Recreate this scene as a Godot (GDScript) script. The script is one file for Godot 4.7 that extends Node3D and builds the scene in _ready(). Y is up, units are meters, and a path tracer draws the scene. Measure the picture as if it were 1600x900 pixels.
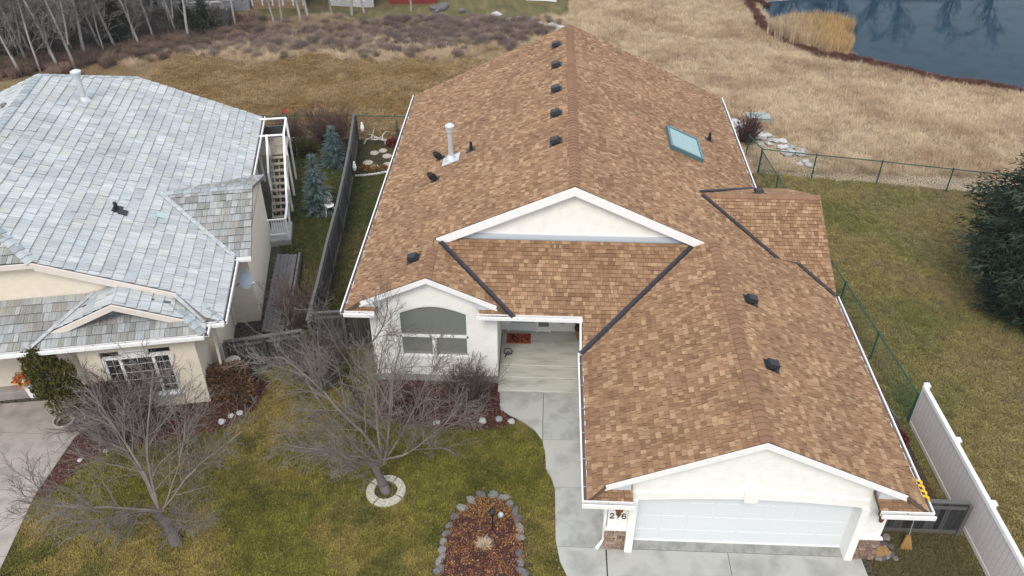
extends Node3D
# A suburban bungalow with a brown shingle roof seen from a drone on an overcast late autumn day.

var rng := RandomNumberGenerator.new()
var M := {}
var cam_pos := Vector3(0, 19.1, 0)
const P := 0.455                       # roof pitch of the brown house
var nz := FastNoiseLite.new()
var nz2 := FastNoiseLite.new()

class MB:
	var v := PackedVector3Array()
	var n := PackedVector3Array()
	var c := PackedColorArray()
	var t := PackedVector2Array()
	func tri(a: Vector3, b: Vector3, d: Vector3, out: Vector3, col := Color.WHITE, ta := Vector2.ZERO, tb := Vector2.ZERO, td := Vector2.ZERO):
		var nn := (d - a).cross(b - a).normalized()
		if nn.dot(out) < 0:
			nn = -nn
			v.append(a); v.append(d); v.append(b)
			t.append(ta); t.append(td); t.append(tb)
		else:
			v.append(a); v.append(b); v.append(d)
			t.append(ta); t.append(tb); t.append(td)
		for i in 3:
			n.append(nn); c.append(col)
	func quad(a: Vector3, b: Vector3, d: Vector3, e: Vector3, out: Vector3, col := Color.WHITE, uv := []):
		if uv.is_empty():
			tri(a, b, d, out, col); tri(a, d, e, out, col)
		else:
			tri(a, b, d, out, col, uv[0], uv[1], uv[2]); tri(a, d, e, out, col, uv[0], uv[2], uv[3])
	func box(ctr: Vector3, size: Vector3, bs := Basis(), col := Color.WHITE):
		var h := size / 2
		for ax in 3:
			var o := Vector3.ZERO; o[ax] = 1
			var p1 := Vector3.ZERO; p1[(ax + 1) % 3] = h[(ax + 1) % 3]
			var p2 := Vector3.ZERO; p2[(ax + 2) % 3] = h[(ax + 2) % 3]
			for s in [-1.0, 1.0]:
				var m: Vector3 = o * h[ax] * s
				quad(ctr + bs * (m - p1 - p2), ctr + bs * (m + p1 - p2), ctr + bs * (m + p1 + p2), ctr + bs * (m - p1 + p2), bs * (o * s), col)
	func span(x0, x1, y0, y1, z0, z1, col := Color.WHITE):
		box(Vector3((x0 + x1) / 2, (y0 + y1) / 2, (z0 + z1) / 2), Vector3(absf(x1 - x0), absf(y1 - y0), absf(z1 - z0)), Basis(), col)
	# a box with bevelled top edges: softer silhouettes
	func bevel(x0, x1, y0, y1, z0, z1, b: float, col := Color.WHITE):
		span(x0, x1, y0, y1 - b, z0, z1, col)
		var A := [Vector3(x0, y1 - b, z0), Vector3(x1, y1 - b, z0), Vector3(x1, y1 - b, z1), Vector3(x0, y1 - b, z1)]
		var B := [Vector3(x0 + b, y1, z0 + b), Vector3(x1 - b, y1, z0 + b), Vector3(x1 - b, y1, z1 - b), Vector3(x0 + b, y1, z1 - b)]
		var mid := Vector3((x0 + x1) / 2, y1 - b * 3, (z0 + z1) / 2)
		for i in 4:
			var j := (i + 1) % 4
			quad(A[i], A[j], B[j], B[i], A[i] + A[j] - mid * 2, col)
		quad(B[0], B[1], B[2], B[3], Vector3.UP, col)
	func bar(p0: Vector3, p1: Vector3, w: float, h: float, up := Vector3.UP, col := Color.WHITE):
		var x := (p1 - p0).normalized()
		var z := x.cross(up).normalized()
		var y := z.cross(x)
		box((p0 + p1) / 2, Vector3((p1 - p0).length(), h, w), Basis(x, y, z), col)
	func tube(p0: Vector3, p1: Vector3, r0: float, r1: float, sides := 6, col := Color.WHITE, cap := false):
		var d := (p1 - p0).normalized()
		var a := d.cross(Vector3(0.31, 0.27, 0.91)).normalized()
		if absf(d.z) > 0.85: a = d.cross(Vector3(0.9, 0.3, 0.1)).normalized()
		var b := d.cross(a)
		for i in sides:
			var f0 := TAU * i / sides
			var f1 := TAU * (i + 1) / sides
			var n0 := a * cos(f0) + b * sin(f0)
			var n1 := a * cos(f1) + b * sin(f1)
			var q := [p0 + n0 * r0, p0 + n1 * r0, p1 + n1 * r1, p1 + n0 * r1]
			var ns := [n0, n1, n1, n0]
			var us := [Vector2(float(i) / sides, 0), Vector2(float(i + 1) / sides, 0), Vector2(float(i + 1) / sides, 1), Vector2(float(i) / sides, 1)]
			var order := [0, 1, 2, 0, 2, 3]
			if ((q[2] - q[0]).cross(q[1] - q[0])).dot(n0 + n1) < 0: order = [0, 2, 1, 0, 3, 2]
			for k in order:
				v.append(q[k]); n.append(ns[k]); c.append(col); t.append(us[k])
			if cap:
				tri(p1, q[3], q[2], d, col); tri(p0, q[0], q[1], -d, col)
	# flat polygon in the plane (o, ex, ey) extruded by dv
	func prism(poly: PackedVector2Array, o: Vector3, ex: Vector3, ey: Vector3, dv: Vector3, col := Color.WHITE):
		var idx := Geometry2D.triangulate_polygon(poly)
		var pts := []
		for p in poly: pts.append(o + ex * p.x + ey * p.y)
		for i in range(0, idx.size(), 3):
			tri(pts[idx[i]], pts[idx[i + 1]], pts[idx[i + 2]], -dv, col)
			tri(pts[idx[i]] + dv, pts[idx[i + 1]] + dv, pts[idx[i + 2]] + dv, dv, col)
		var cw := 1.0 if Geometry2D.is_polygon_clockwise(poly) else -1.0
		for i in pts.size():
			var j := (i + 1) % pts.size()
			var e: Vector2 = poly[j] - poly[i]
			quad(pts[i], pts[j], pts[j] + dv, pts[i] + dv, (ex * -e.y + ey * e.x) * cw, col)
	# surface of revolution round y, profile of (radius, height)
	func lathe(o: Vector3, prof: Array, sides := 16, col := Color.WHITE):
		for k in prof.size() - 1:
			var a: Vector2 = prof[k]; var b: Vector2 = prof[k + 1]
			for i in sides:
				var f0 := TAU * i / sides; var f1 := TAU * (i + 1) / sides
				var d0 := Vector3(cos(f0), 0, sin(f0)); var d1 := Vector3(cos(f1), 0, sin(f1))
				var out := (d0 + d1) * (b.y - a.y) + Vector3.UP * (a.x - b.x) * 2
				quad(o + d0 * a.x + Vector3.UP * a.y, o + d1 * a.x + Vector3.UP * a.y, o + d1 * b.x + Vector3.UP * b.y, o + d0 * b.x + Vector3.UP * b.y, out, col)
	func mesh(m: Material) -> ArrayMesh:
		var arr := []
		arr.resize(Mesh.ARRAY_MAX)
		arr[Mesh.ARRAY_VERTEX] = v; arr[Mesh.ARRAY_NORMAL] = n; arr[Mesh.ARRAY_COLOR] = c; arr[Mesh.ARRAY_TEX_UV] = t
		var am := ArrayMesh.new()
		am.add_surface_from_arrays(Mesh.PRIMITIVE_TRIANGLES, arr)
		am.surface_set_material(0, m)
		return am

# ---------------------------------------------------------------- helpers
func part(parent: Node, called: String, mb: MB, m: Material) -> MeshInstance3D:
	return inst(parent, called, mb.mesh(m))
func inst(parent: Node, called: String, me: Mesh, tr := Transform3D()) -> MeshInstance3D:
	var o := MeshInstance3D.new()
	o.name = called
	o.mesh = me
	o.transform = tr
	parent.add_child(o, true)
	return o
func tag(o: Node, label: String, category := "", group := "", kind := ""):
	if label: o.set_meta("label", label)
	if category: o.set_meta("category", category)
	if group: o.set_meta("group", group)
	if kind: o.set_meta("kind", kind)
	return o
var used := {}
func numbered(called: String) -> String:
	if not used.has(called):
		used[called] = 0
		return called
	used[called] += 1
	return "%s_%03d" % [called, used[called]]
func thing(called: String, label: String, category: String, at := Vector3.ZERO, turn := 0.0, group := "") -> Node3D:
	var o := Node3D.new()
	o.name = numbered(called)
	add_child(o)
	o.position = at
	o.rotation.y = turn
	tag(o, label, category, group)
	return o
func solo(called: String, mb: MB, m: Material, label: String, category: String, group := "", at := Vector3.ZERO) -> MeshInstance3D:
	var o := part(self, numbered(called), mb, m)
	o.position = at
	tag(o, label, category, group)
	return o
func copy(src: Node3D, at: Vector3, turn: float, sc: float, label: String) -> Node3D:
	var o: Node3D = src.duplicate()
	o.name = numbered(String(src.name).rstrip("0123456789").rstrip("_"))
	add_child(o)
	o.position = at
	o.rotation.y = turn
	o.scale = Vector3.ONE * sc
	o.set_meta("label", label)
	return o
func struct(called: String, mb: MB, m: Material) -> MeshInstance3D:
	var o := part(self, called, mb, m)
	o.set_meta("kind", "structure")
	return o
func L(r: float, g: float, b: float) -> Color:            # linear base colour to the sRGB a material wants
	return Color(r, g, b).linear_to_srgb()
func mat(r: float, g: float, b: float, rough := 0.85, tex: Texture2D = null, sc := Vector3.ONE, tri := true, vcol := false) -> StandardMaterial3D:
	var m := StandardMaterial3D.new()
	m.albedo_color = L(r, g, b)
	m.roughness = rough
	m.metallic_specular = 0.4
	if tex:
		m.albedo_texture = tex
		m.uv1_scale = sc
		if tri:
			m.uv1_triplanar = true
			m.uv1_world_triplanar = true
	m.vertex_color_use_as_albedo = vcol
	return m
func ntex(sd: int, freq: float, lo: float, hi: float, oct := 4, w := 512, h := 512, tint := Color(1, 1, 1)) -> ImageTexture:
	var f := FastNoiseLite.new()
	f.seed = sd
	f.noise_type = FastNoiseLite.TYPE_SIMPLEX_SMOOTH
	f.frequency = freq
	f.fractal_octaves = oct
	var src := f.get_seamless_image(w, h)
	var data := src.get_data()
	var out := PackedByteArray()
	out.resize(w * h * 3)
	for i in w * h:
		var k := lerpf(lo, hi, data[i] / 255.0)
		out[i * 3] = clampi(int(255 * lerpf(1.0, k, 1.0) * tint.r), 0, 255)
		out[i * 3 + 1] = clampi(int(255 * k * tint.g), 0, 255)
		out[i * 3 + 2] = clampi(int(255 * k * tint.b), 0, 255)
	var img := Image.create_from_data(w, h, false, Image.FORMAT_RGB8, out)
	img.generate_mipmaps()
	return ImageTexture.create_from_image(img)
func streaks(sd: int, lo: float, hi: float, w := 512, h := 128) -> ImageTexture:   # fine lines along v
	var f := FastNoiseLite.new()
	f.seed = sd
	f.frequency = 1.0
	f.fractal_octaves = 3
	var img := Image.create(w, h, false, Image.FORMAT_RGB8)
	for y in h:
		for x in w:
			var a := f.get_noise_2d(x * 0.11, y * 0.012) * 0.6 + f.get_noise_2d(x * 0.45 + 70, y * 0.03) * 0.45
			var k := clampf(lerpf(lo, hi, a * 0.9 + 0.5), 0, 1)
			img.set_pixel(x, y, Color(k, k, k))
	return ImageTexture.create_from_image(img)
func normal_tex(sd: int, freq: float, strength: float) -> ImageTexture:
	var f := FastNoiseLite.new()
	f.seed = sd
	f.frequency = freq
	f.fractal_octaves = 3
	var img := f.get_seamless_image(512, 512)
	img.convert(Image.FORMAT_RGBA8)
	img.bump_map_to_normal_map(strength)
	return ImageTexture.create_from_image(img)
func inside(p: Vector2, poly: PackedVector2Array) -> bool:
	return Geometry2D.is_point_in_polygon(p, poly)
func pick(a: Array): return a[rng.randi() % a.size()]
func vary(c: Color, k: float) -> Color:
	var f := rng.randf_range(1 - k, 1 + k)
	return Color(c.r * f, c.g * f, c.b * f)

# ---------------------------------------------------------------- roofs
# covers the plane polygon with single shingles: the nearest `near` ones as parts of their own, the rest joined
func roof(parent: Node3D, called: String, pts: Array, st: Dictionary, near := 0) -> MeshInstance3D:
	var nn := Vector3.ZERO
	for i in pts.size():
		var a: Vector3 = pts[i]; var b: Vector3 = pts[(i + 1) % pts.size()]
		nn += Vector3((a.y - b.y) * (a.z + b.z), (a.z - b.z) * (a.x + b.x), (a.x - b.x) * (a.y + b.y))
	nn = nn.normalized()
	if nn.y < 0: nn = -nn
	var d := (nn * nn.y - Vector3.UP).normalized()
	var u := nn.cross(d).normalized()
	var o: Vector3 = pts[0]
	for p in pts:
		if p.y < o.y: o = p
	var poly := PackedVector2Array()
	var lo := Vector2(1e9, 1e9); var hi := -lo
	for p in pts:
		var q := Vector2((p - o).dot(u), -(p - o).dot(d))
		poly.append(q); lo = lo.min(q); hi = hi.max(q)
	var deck := MB.new()
	deck.prism(poly, o, u, -d, -nn * 0.1)
	var dk := part(parent, called, deck, st.deck)
	var e: float = st.e
	var bs := Basis(u, nn, d)
	var full := []
	var mb := MB.new()
	var rows := int(ceil((hi.y - lo.y) / e))
	for r in rows:
		var v0 := lo.y + r * e
		var x := lo.x - rng.randf() * 0.4
		while x < hi.x:
			var wi: int = rng.randi() % st.w.size()
			var w: float = st.w[wi]
			var ci: int = rng.randi() % st.cols.size()
			var a := Vector2(x, v0); var b := Vector2(x + w, v0); var c := Vector2(x + w, v0 + e); var f := Vector2(x, v0 + e)
			x += w
			var k := int(inside(a + Vector2(.004, .004), poly)) + int(inside(b + Vector2(-.004, .004), poly)) + int(inside(c - Vector2(.004, .004), poly)) + int(inside(f + Vector2(.004, -.004), poly))
			var thick: float = st.t * (rng.randf_range(0.9, 1.3) if rng.randf() < .6 else rng.randf_range(.45, .65))
			if k == 4:
				full.append([(o + u * a.x - d * (a.y + e * .5) - cam_local(parent)).length(), a, wi, ci, thick])
			else:
				for piece in Geometry2D.intersect_polygons(PackedVector2Array([a, b, c, f]), poly):
					var idx := Geometry2D.triangulate_polygon(piece)
					var q3 := []
					for p2 in piece:
						var fr := clampf((p2.y - v0) / e, 0, 1)
						q3.append(o + u * p2.x - d * p2.y + nn * lerpf(thick, 0.003, fr))
					var col := vary(st.cols[ci], 0.08)
					for i in range(0, idx.size(), 3):
						mb.tri(q3[idx[i]], q3[idx[i + 1]], q3[idx[i + 2]], nn, col, piece[idx[i]] * st.uv, piece[idx[i + 1]] * st.uv, piece[idx[i + 2]] * st.uv)
	full.sort_custom(func(p, q): return p[0] < q[0])
	for i in full.size():
		var s: Array = full[i]
		var a: Vector2 = s[1]
		if i < near:
			var key := "%s_%d_%d_%d" % [st.name, s[2], s[3], i % 3]
			if not cache.has(key):
				var one := MB.new()
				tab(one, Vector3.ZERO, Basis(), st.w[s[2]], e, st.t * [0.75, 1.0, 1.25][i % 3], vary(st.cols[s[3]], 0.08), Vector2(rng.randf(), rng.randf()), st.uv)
				cache[key] = one.mesh(st.mat)
			inst(dk, st.name, cache[key], Transform3D(bs, o + u * a.x - d * a.y))
		else:
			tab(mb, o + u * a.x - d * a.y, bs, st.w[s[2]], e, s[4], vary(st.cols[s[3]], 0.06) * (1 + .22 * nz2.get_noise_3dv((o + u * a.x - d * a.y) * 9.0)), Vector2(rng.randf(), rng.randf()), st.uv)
	var rest := part(dk, st.name + "_courses", mb, st.mat)
	rest.set_meta("kind", "stuff")
	return dk
var cache := {}
func cam_local(parent: Node3D) -> Vector3: return parent.global_transform.affine_inverse() * cam_pos
func tab(mb: MB, p: Vector3, bs: Basis, w: float, e: float, t: float, col: Color, uo: Vector2, us: float):
	var g := 0.005 if w < .19 else 0.004
	var x := bs.x; var y := bs.y; var z := bs.z
	var a := p + x * g + y * t; var b := p + x * (w - g) + y * t
	var c := p + x * (w - g) - z * e + y * 0.003; var f := p + x * g - z * e + y * 0.003
	var U := [uo, uo + Vector2(w, 0) * us, uo + Vector2(w, e) * us, uo + Vector2(0, e) * us]
	mb.quad(a, b, c, f, y, col, U)
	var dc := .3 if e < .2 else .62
	var cut := Color(col.r * dc, col.g * dc, col.b * dc)          # cut edge: dark core, painted darker still for the course shadow lines
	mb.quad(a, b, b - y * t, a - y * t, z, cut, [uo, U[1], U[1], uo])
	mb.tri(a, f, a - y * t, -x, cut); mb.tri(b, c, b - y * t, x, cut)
# overlapping cap pieces along a ridge or hip
func caps(parent: Node3D, p0: Vector3, p1: Vector3, drop: float, half: float, ln: float, cols: Array, m: Material, key: String, thick := 0.034):
	var x := (p1 - p0).normalized()
	var z := x.cross(Vector3.UP).normalized()
	var y := z.cross(x)
	var cnt := int((p1 - p0).length() / ln)
	for i in cnt:
		var ci := rng.randi() % cols.size()
		var k := "%s_%d" % [key, ci]
		if not cache.has(k):
			var mb := MB.new()
			var L2 := ln * 1.12
			for s in [-1.0, 1.0]:
				var o := Vector3(0, 0.012 + thick, 0)
				var e1 := Vector3(0, 0.012 + thick - drop * half * 0.45, s * half * 0.5)
				var e2 := Vector3(0, 0.012 + thick - drop * half, s * half)
				var bx := Vector3(L2, -thick * 0.8, 0)
				mb.quad(o, e1, e1 + bx, o + bx, Vector3(0, 1, s * .3), cols[ci])
				mb.quad(e1, e2, e2 + bx, e1 + bx, Vector3(0, 1, s * .5), cols[ci])
				var dn := Vector3(0, -thick, 0)
				mb.quad(o, e1, e1 + dn, o + dn, Vector3(-1, 0, 0), cols[ci])
				mb.quad(e1, e2, e2 + dn, e1 + dn, Vector3(-1, 0, 0), cols[ci])
				mb.quad(e2, e2 + bx, e2 + bx + dn, e2 + dn, Vector3(0, 0, s), cols[ci])
			cache[k] = mb.mesh(m)
		inst(parent, "ridge_cap", cache[k], Transform3D(Basis(x, y, z), p0 + x * ln * i))
func valley(parent: Node3D, p0: Vector3, p1: Vector3, w := 0.16):
	var mb := MB.new()
	var x := (p1 - p0).normalized()
	var z := x.cross(Vector3.UP).normalized()
	var y := z.cross(x)
	for s in [-1.0, 1.0]:
		var a := p0 + y * 0.03; var b := p1 + y * 0.03
		mb.quad(a, b, b + z * s * w * .5 + y * .035, a + z * s * w * .5 + y * .035, Vector3.UP)
		mb.quad(b + z * s * w * .5 + y * .035, a + z * s * w * .5 + y * .035, a + z * s * w * .5, b + z * s * w * .5, z * s)
	part(parent, "valley_flashing", mb, M.flash)
func gutter(parent: Node3D, p0: Vector3, p1: Vector3, out: Vector3):
	var mb := MB.new()
	var x := (p1 - p0).normalized()
	var c := (p0 + p1) / 2
	var ln := (p1 - p0).length()
	var bs := Basis(x, Vector3.UP - x * x.y, out)
	mb.box(c + out * 0.06 - Vector3.UP * 0.11, Vector3(ln, 0.012, 0.12), bs)
	mb.box(c + out * 0.126 - Vector3.UP * 0.06, Vector3(ln + .02, 0.12, 0.014), bs)
	mb.box(c + out * 0.112 - Vector3.UP * 0.004, Vector3(ln + .02, 0.012, 0.03), bs)
	mb.box(c - out * 0.002 - Vector3.UP * 0.07, Vector3(ln, 0.17, 0.012), bs)
	var g := part(parent, "gutter", mb, M.trim)
	var k := int(ln / 0.9)
	if not cache.has("hanger"):
		var hang := MB.new()
		hang.box(Vector3.ZERO, Vector3(0.02, 0.01, 0.12))
		cache["hanger"] = hang.mesh(M.metal)
	for i in k: inst(g, "hanger", cache["hanger"], Transform3D(bs, p0 + x * (ln * (i + .5) / k) + out * 0.06 - Vector3.UP * 0.012))
	var lit := MB.new()
	lit.box(c + out * 0.06 - Vector3.UP * 0.095, Vector3(ln - .02, 0.016, 0.1), bs)
	part(g, "leaf_litter", lit, M.litter)
# rake board under the roof edge
func rake(parent: Node3D, p0: Vector3, p1: Vector3, h := 0.2, th := 0.05):
	var mb := MB.new()
	var dv := Vector3.UP * -h
	mb.prism(PackedVector2Array([Vector2(0, 0), Vector2(1, 0), Vector2(1, -1), Vector2(0, -1)]), p0 - Vector3(0, 0.01, 0), p1 - p0, -dv, Vector3(0, 0, 1) * th)
	part(parent, "rake_board", mb, M.trim)
func roof_vent(parent: Node3D, p: Vector3, down: Vector3, nn: Vector3, s := 1.0, m: Material = null):
	var mb := MB.new()
	var u := nn.cross(down).normalized()
	var bs := Basis(u, nn, down)
	mb.box(p + nn * 0.022, Vector3(0.44, 0.01, 0.46) * s, bs)
	var o := p + nn * 0.03
	var b := 0.165 * s
	var A := []; var B := []
	for q in [Vector2(-1, -1), Vector2(1, -1), Vector2(1, 1), Vector2(-1, 1)]:
		A.append(o + u * q.x * b + down * q.y * b + nn * (0.05 if q.y > 0 else 0.0) * s)
		B.append(o + u * q.x * b * .8 + down * (q.y * b * .86 + .01) + nn * (0.17 if q.y > 0 else 0.13) * s)
	for i in 4:
		var j := (i + 1) % 4
		mb.quad(A[i], A[j], B[j], B[i], A[i] + A[j] - o * 2)
	mb.quad(B[0], B[1], B[2], B[3], nn)
	mb.quad(A[0], A[1], A[2], A[3], -nn)
	part(parent, "roof_vent", mb, m if m else M.black)
func plumbing_vent(parent: Node3D, p: Vector3, nn: Vector3, down: Vector3, hood: bool):
	var mb := MB.new()
	var u := nn.cross(down).normalized()
	mb.box(p + nn * 0.02, Vector3(0.3, 0.012, 0.36), Basis(u, nn, down))
	if hood:
		mb.tube(p, p + nn * 0.16, 0.1, 0.1, 10)
		for i in 5:
			var a := PI * i / 8.0; var b := PI * (i + 1) / 8.0
			mb.tube(p + nn * (0.16 + sin(a) * .07) + down * (1 - cos(a)) * .1, p + nn * (0.16 + sin(b) * .07) + down * (1 - cos(b)) * .1, 0.1 + .01 * i, 0.11 + .01 * i, 10, Color.WHITE, true)
	else:
		mb.tube(p, p + Vector3.UP * 0.22, 0.08, 0.05, 10)
		mb.tube(p + Vector3.UP * 0.22, p + Vector3.UP * 0.34, 0.05, 0.05, 10, Color.WHITE, true)
	part(parent, "plumbing_vent", mb, M.black)

# ---------------------------------------------------------------- ground
var PATH := PackedVector2Array([Vector2(-1.3, -20.1), Vector2(-1.22, -19.3), Vector2(-.9, -19.02), Vector2(-.5, -18.78), Vector2(-.1, -18.4), Vector2(.12, -18.0), Vector2(.22, -17.5), Vector2(.25, -16.9), Vector2(.42, -16.5), Vector2(.52, -16.1), Vector2(.54, -14.4), Vector2(.66, -13.7), Vector2(.95, -13.0), Vector2(1.5, -12.2), Vector2(1.88, -11.8), Vector2(1.88, -20.1)])
var BED_BAY := PackedVector2Array([Vector2(-5.35, -20.5), Vector2(-5.2, -18.9), Vector2(-4.4, -18.55), Vector2(-3.6, -18.42), Vector2(-1.9, -18.36), Vector2(-1.0, -18.55), Vector2(-.62, -18.85), Vector2(-1.26, -19.3), Vector2(-1.34, -20.5)])
var BED_LEFT := PackedVector2Array([Vector2(-13.9, -19.0), Vector2(-10.4, -19.35), Vector2(-9.7, -20.6), Vector2(-8.9, -20.3), Vector2(-9.0, -18.98), Vector2(-9.5, -18.3), Vector2(-10.1, -17.95), Vector2(-11.7, -17.35), Vector2(-13.1, -17.1), Vector2(-13.5, -16.2), Vector2(-13.9, -15.3), Vector2(-14.3, -15.2), Vector2(-14.2, -17.4), Vector2(-14.0, -18.0)])
var PATH_L := PackedVector2Array([Vector2(-13.9, -12.2), Vector2(-14.3, -15.2), Vector2(-14.2, -17.4), Vector2(-14.0, -18.4), Vector2(-14.2, -19.3), Vector2(-20, -18.4), Vector2(-20, -12)])
var ISLAND := PackedVector2Array([Vector2(-1.25, -15.8), Vector2(-1.75, -15.72), Vector2(-2.1, -15.3), Vector2(-2.32, -14.9), Vector2(-2.45, -14.2), Vector2(-2.48, -13.3), Vector2(-2.4, -12.4), Vector2(-.3, -12.4), Vector2(-.26, -13.4), Vector2(-.35, -14.4), Vector2(-.42, -15.0), Vector2(-.62, -15.4), Vector2(-.88, -15.7)])
var POND := PackedVector2Array([Vector2(52, -36), Vector2(38, -42), Vector2(33, -44.2), Vector2(27.5, -47.2), Vector2(24.8, -49.3), Vector2(21.8, -51.5), Vector2(19.8, -53.0), Vector2(18.2, -55.2), Vector2(16.6, -58.0), Vector2(15.6, -60.4), Vector2(15.4, -62.8), Vector2(16.4, -64.8), Vector2(20, -65.8), Vector2(28, -66.4), Vector2(40, -66.6), Vector2(60, -66), Vector2(75, -60), Vector2(75, -40)])
var HARD := []
func sstep(a: float, b: float, x: float) -> float:
	var t := clampf((x - a) / (b - a), 0, 1)
	return t * t * (3 - 2 * t)
func gy(x: float, z: float) -> float:
	var y := -1.2 * sstep(38, 52, -z)
	if z < -40: y += (nz.get_noise_2d(x * 2.2, z * 2.2)) * 0.22 * sstep(40, 46, -z)
	if inside(Vector2(x, z), POND): y = -2.1
	return y
func zone(x: float, z: float) -> String:
	var p := Vector2(x, z)
	for h in HARD:
		if inside(p, h): return "hard"
	if inside(p, POND): return "pond"
	if inside(p, BED_BAY) or inside(p, BED_LEFT) or inside(p, ISLAND): return "bed"
	if z > -24 and x < 2 and x > -14.6: return "lawn"
	if x < -5 and z > -38.2: return "side"
	if x > 7.6 and z <= -35.4 + (x - 10) * 0.15: return "meadow"
	if z < -59.6 + nz.get_noise_2d(x * 3, 3) * 2 and x < 1.5 and x > -24: return "farlawn"
	if x > 8.6 and z > -35.4 + (x - 10) * 0.15: return "right" if x > 11.3 - (-19.3 - minf(z, -19.3)) * 0.1 else "strip"
	if z > -38.2: return "side"
	if x < 2 and z > -50.5 + nz.get_noise_2d(x * 3, 7) * 3 - sstep(-30, -8, x) * 1.5: return "mown"
	return "meadow"
func ground_col(x: float, z: float) -> Color:
	var a := nz.get_noise_2d(x * 9, z * 9)
	var b := nz2.get_noise_2d(x * 3.1, z * 3.1)
	var f := nz2.get_noise_2d(x * 34, z * 34)
	var c: Color
	match zone(x, z):
		"lawn":
			c = Color(.21, .195, .04).lerp(Color(.335, .26, .085), clampf(.45 + b * 2.0 + a * .7, 0, 1))
			c = c.lerp(Color(.1, .115, .02), clampf(a * 1.8 + .06, 0, .75))
		"right":
			c = Color(.25, .205, .078).lerp(Color(.15, .16, .048), clampf(.3 + b * 1.4 + a * .4, 0, 1))
			c = c.lerp(Color(.27, .205, .115), clampf(sstep(13, 17, x) * .35 + a * .7, 0, .7))
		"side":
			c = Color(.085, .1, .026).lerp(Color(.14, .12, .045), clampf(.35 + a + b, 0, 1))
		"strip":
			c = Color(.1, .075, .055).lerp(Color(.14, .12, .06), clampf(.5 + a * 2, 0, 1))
		"mown":
			c = Color(.25, .165, .07).lerp(Color(.33, .235, .125), clampf(.5 + b * 1.2 + a, 0, 1))
		"meadow":
			c = Color(.5, .395, .275).lerp(Color(.36, .255, .165), clampf(.3 + b * 1.3 + a * .35, 0, 1))
			if x < 2 and z < -56: c = c.lerp(Color(.2, .14, .1), sstep(2, -6, x) * .5)
		"farlawn": c = Color(.15, .14, .055).lerp(Color(.24, .19, .09), clampf(.4 + a * 1.5, 0, 1))
		"bed": c = Color(.09, .05, .035)
		"pond": c = Color(.03, .03, .025)
		_: c = Color(.1, .09, .07)
	return Color(c.r * (1 + f * .42), c.g * (1 + f * .42), c.b * (1 + f * .36))
func lines(stops: Array) -> PackedFloat32Array:
	var out := PackedFloat32Array()
	for i in stops.size() - 1:
		var a: float = stops[i][0]; var b: float = stops[i + 1][0]
		var k := maxi(1, int(round((b - a) / stops[i][1])))
		for j in k: out.append(a + (b - a) * j / k)
	out.append(stops[-1][0])
	return out
func make_ground():
	var xs := lines([[-200, 20], [-60, 2.5], [-36, .8], [-17, .22], [-3.0, .22], [14, .4], [46, 3], [90, 20], [220, 20]])
	var zs := lines([[-260, 20], [-100, 5], [-72, .8], [-40, .3], [-11, 1.5], [6, 6], [40, 6]])
	var v := PackedVector3Array(); var c := PackedColorArray(); var nn := PackedVector3Array(); var ix := PackedInt32Array()
	for z in zs:
		for x in xs:
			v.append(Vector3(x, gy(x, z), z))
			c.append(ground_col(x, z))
			nn.append(Vector3.UP)
	var w := xs.size()
	for j in zs.size() - 1:
		for i in w - 1:
			var a := j * w + i
			ix.append_array(PackedInt32Array([a, a + 1, a + w + 1, a, a + w + 1, a + w]))
	for j in range(1, zs.size() - 1):
		for i in range(1, w - 1):
			var k := j * w + i
			nn[k] = (v[k + w] - v[k - w]).cross(v[k + 1] - v[k - 1]).normalized()
	var arr := []
	arr.resize(Mesh.ARRAY_MAX)
	arr[Mesh.ARRAY_VERTEX] = v; arr[Mesh.ARRAY_NORMAL] = nn; arr[Mesh.ARRAY_COLOR] = c; arr[Mesh.ARRAY_INDEX] = ix
	var am := ArrayMesh.new()
	am.add_surface_from_arrays(Mesh.PRIMITIVE_TRIANGLES, arr)
	am.surface_set_material(0, M.ground)
	var o := inst(self, "ground", am)
	o.set_meta("kind", "structure")
func sheet(called: String, poly: PackedVector2Array, y: float, th: float, m: Material, parent: Node = self) -> MeshInstance3D:
	var mb := MB.new()
	mb.prism(poly, Vector3(0, y, 0), Vector3(1, 0, 0), Vector3(0, 0, 1), Vector3(0, -th, 0))
	var o := part(parent, called, mb, m)
	if parent == self: o.set_meta("kind", "structure")
	return o
# a slab field cut from a polygon along joint lines, each slab a piece
func slabs(called: String, poly: PackedVector2Array, xs: Array, zs: Array, y: float, mats: Array) -> Node3D:
	var r := Node3D.new()
	r.name = called
	r.set_meta("kind", "structure")
	add_child(r)
	for i in xs.size() - 1:
		for j in zs.size() - 1:
			var g := 0.008
			var cell := PackedVector2Array([Vector2(xs[i] + g, zs[j] + g), Vector2(xs[i + 1] - g, zs[j] + g), Vector2(xs[i + 1] - g, zs[j + 1] - g), Vector2(xs[i] + g, zs[j + 1] - g)])
			for pc in Geometry2D.intersect_polygons(cell, poly):
				var mb := MB.new()
				mb.prism(pc, Vector3(0, y + rng.randf_range(-.004, .004), 0), Vector3(1, 0, 0), Vector3(0, 0, 1), Vector3(0, -.08, 0))
				part(r, "slab", mb, pick(mats))
	return r
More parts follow.
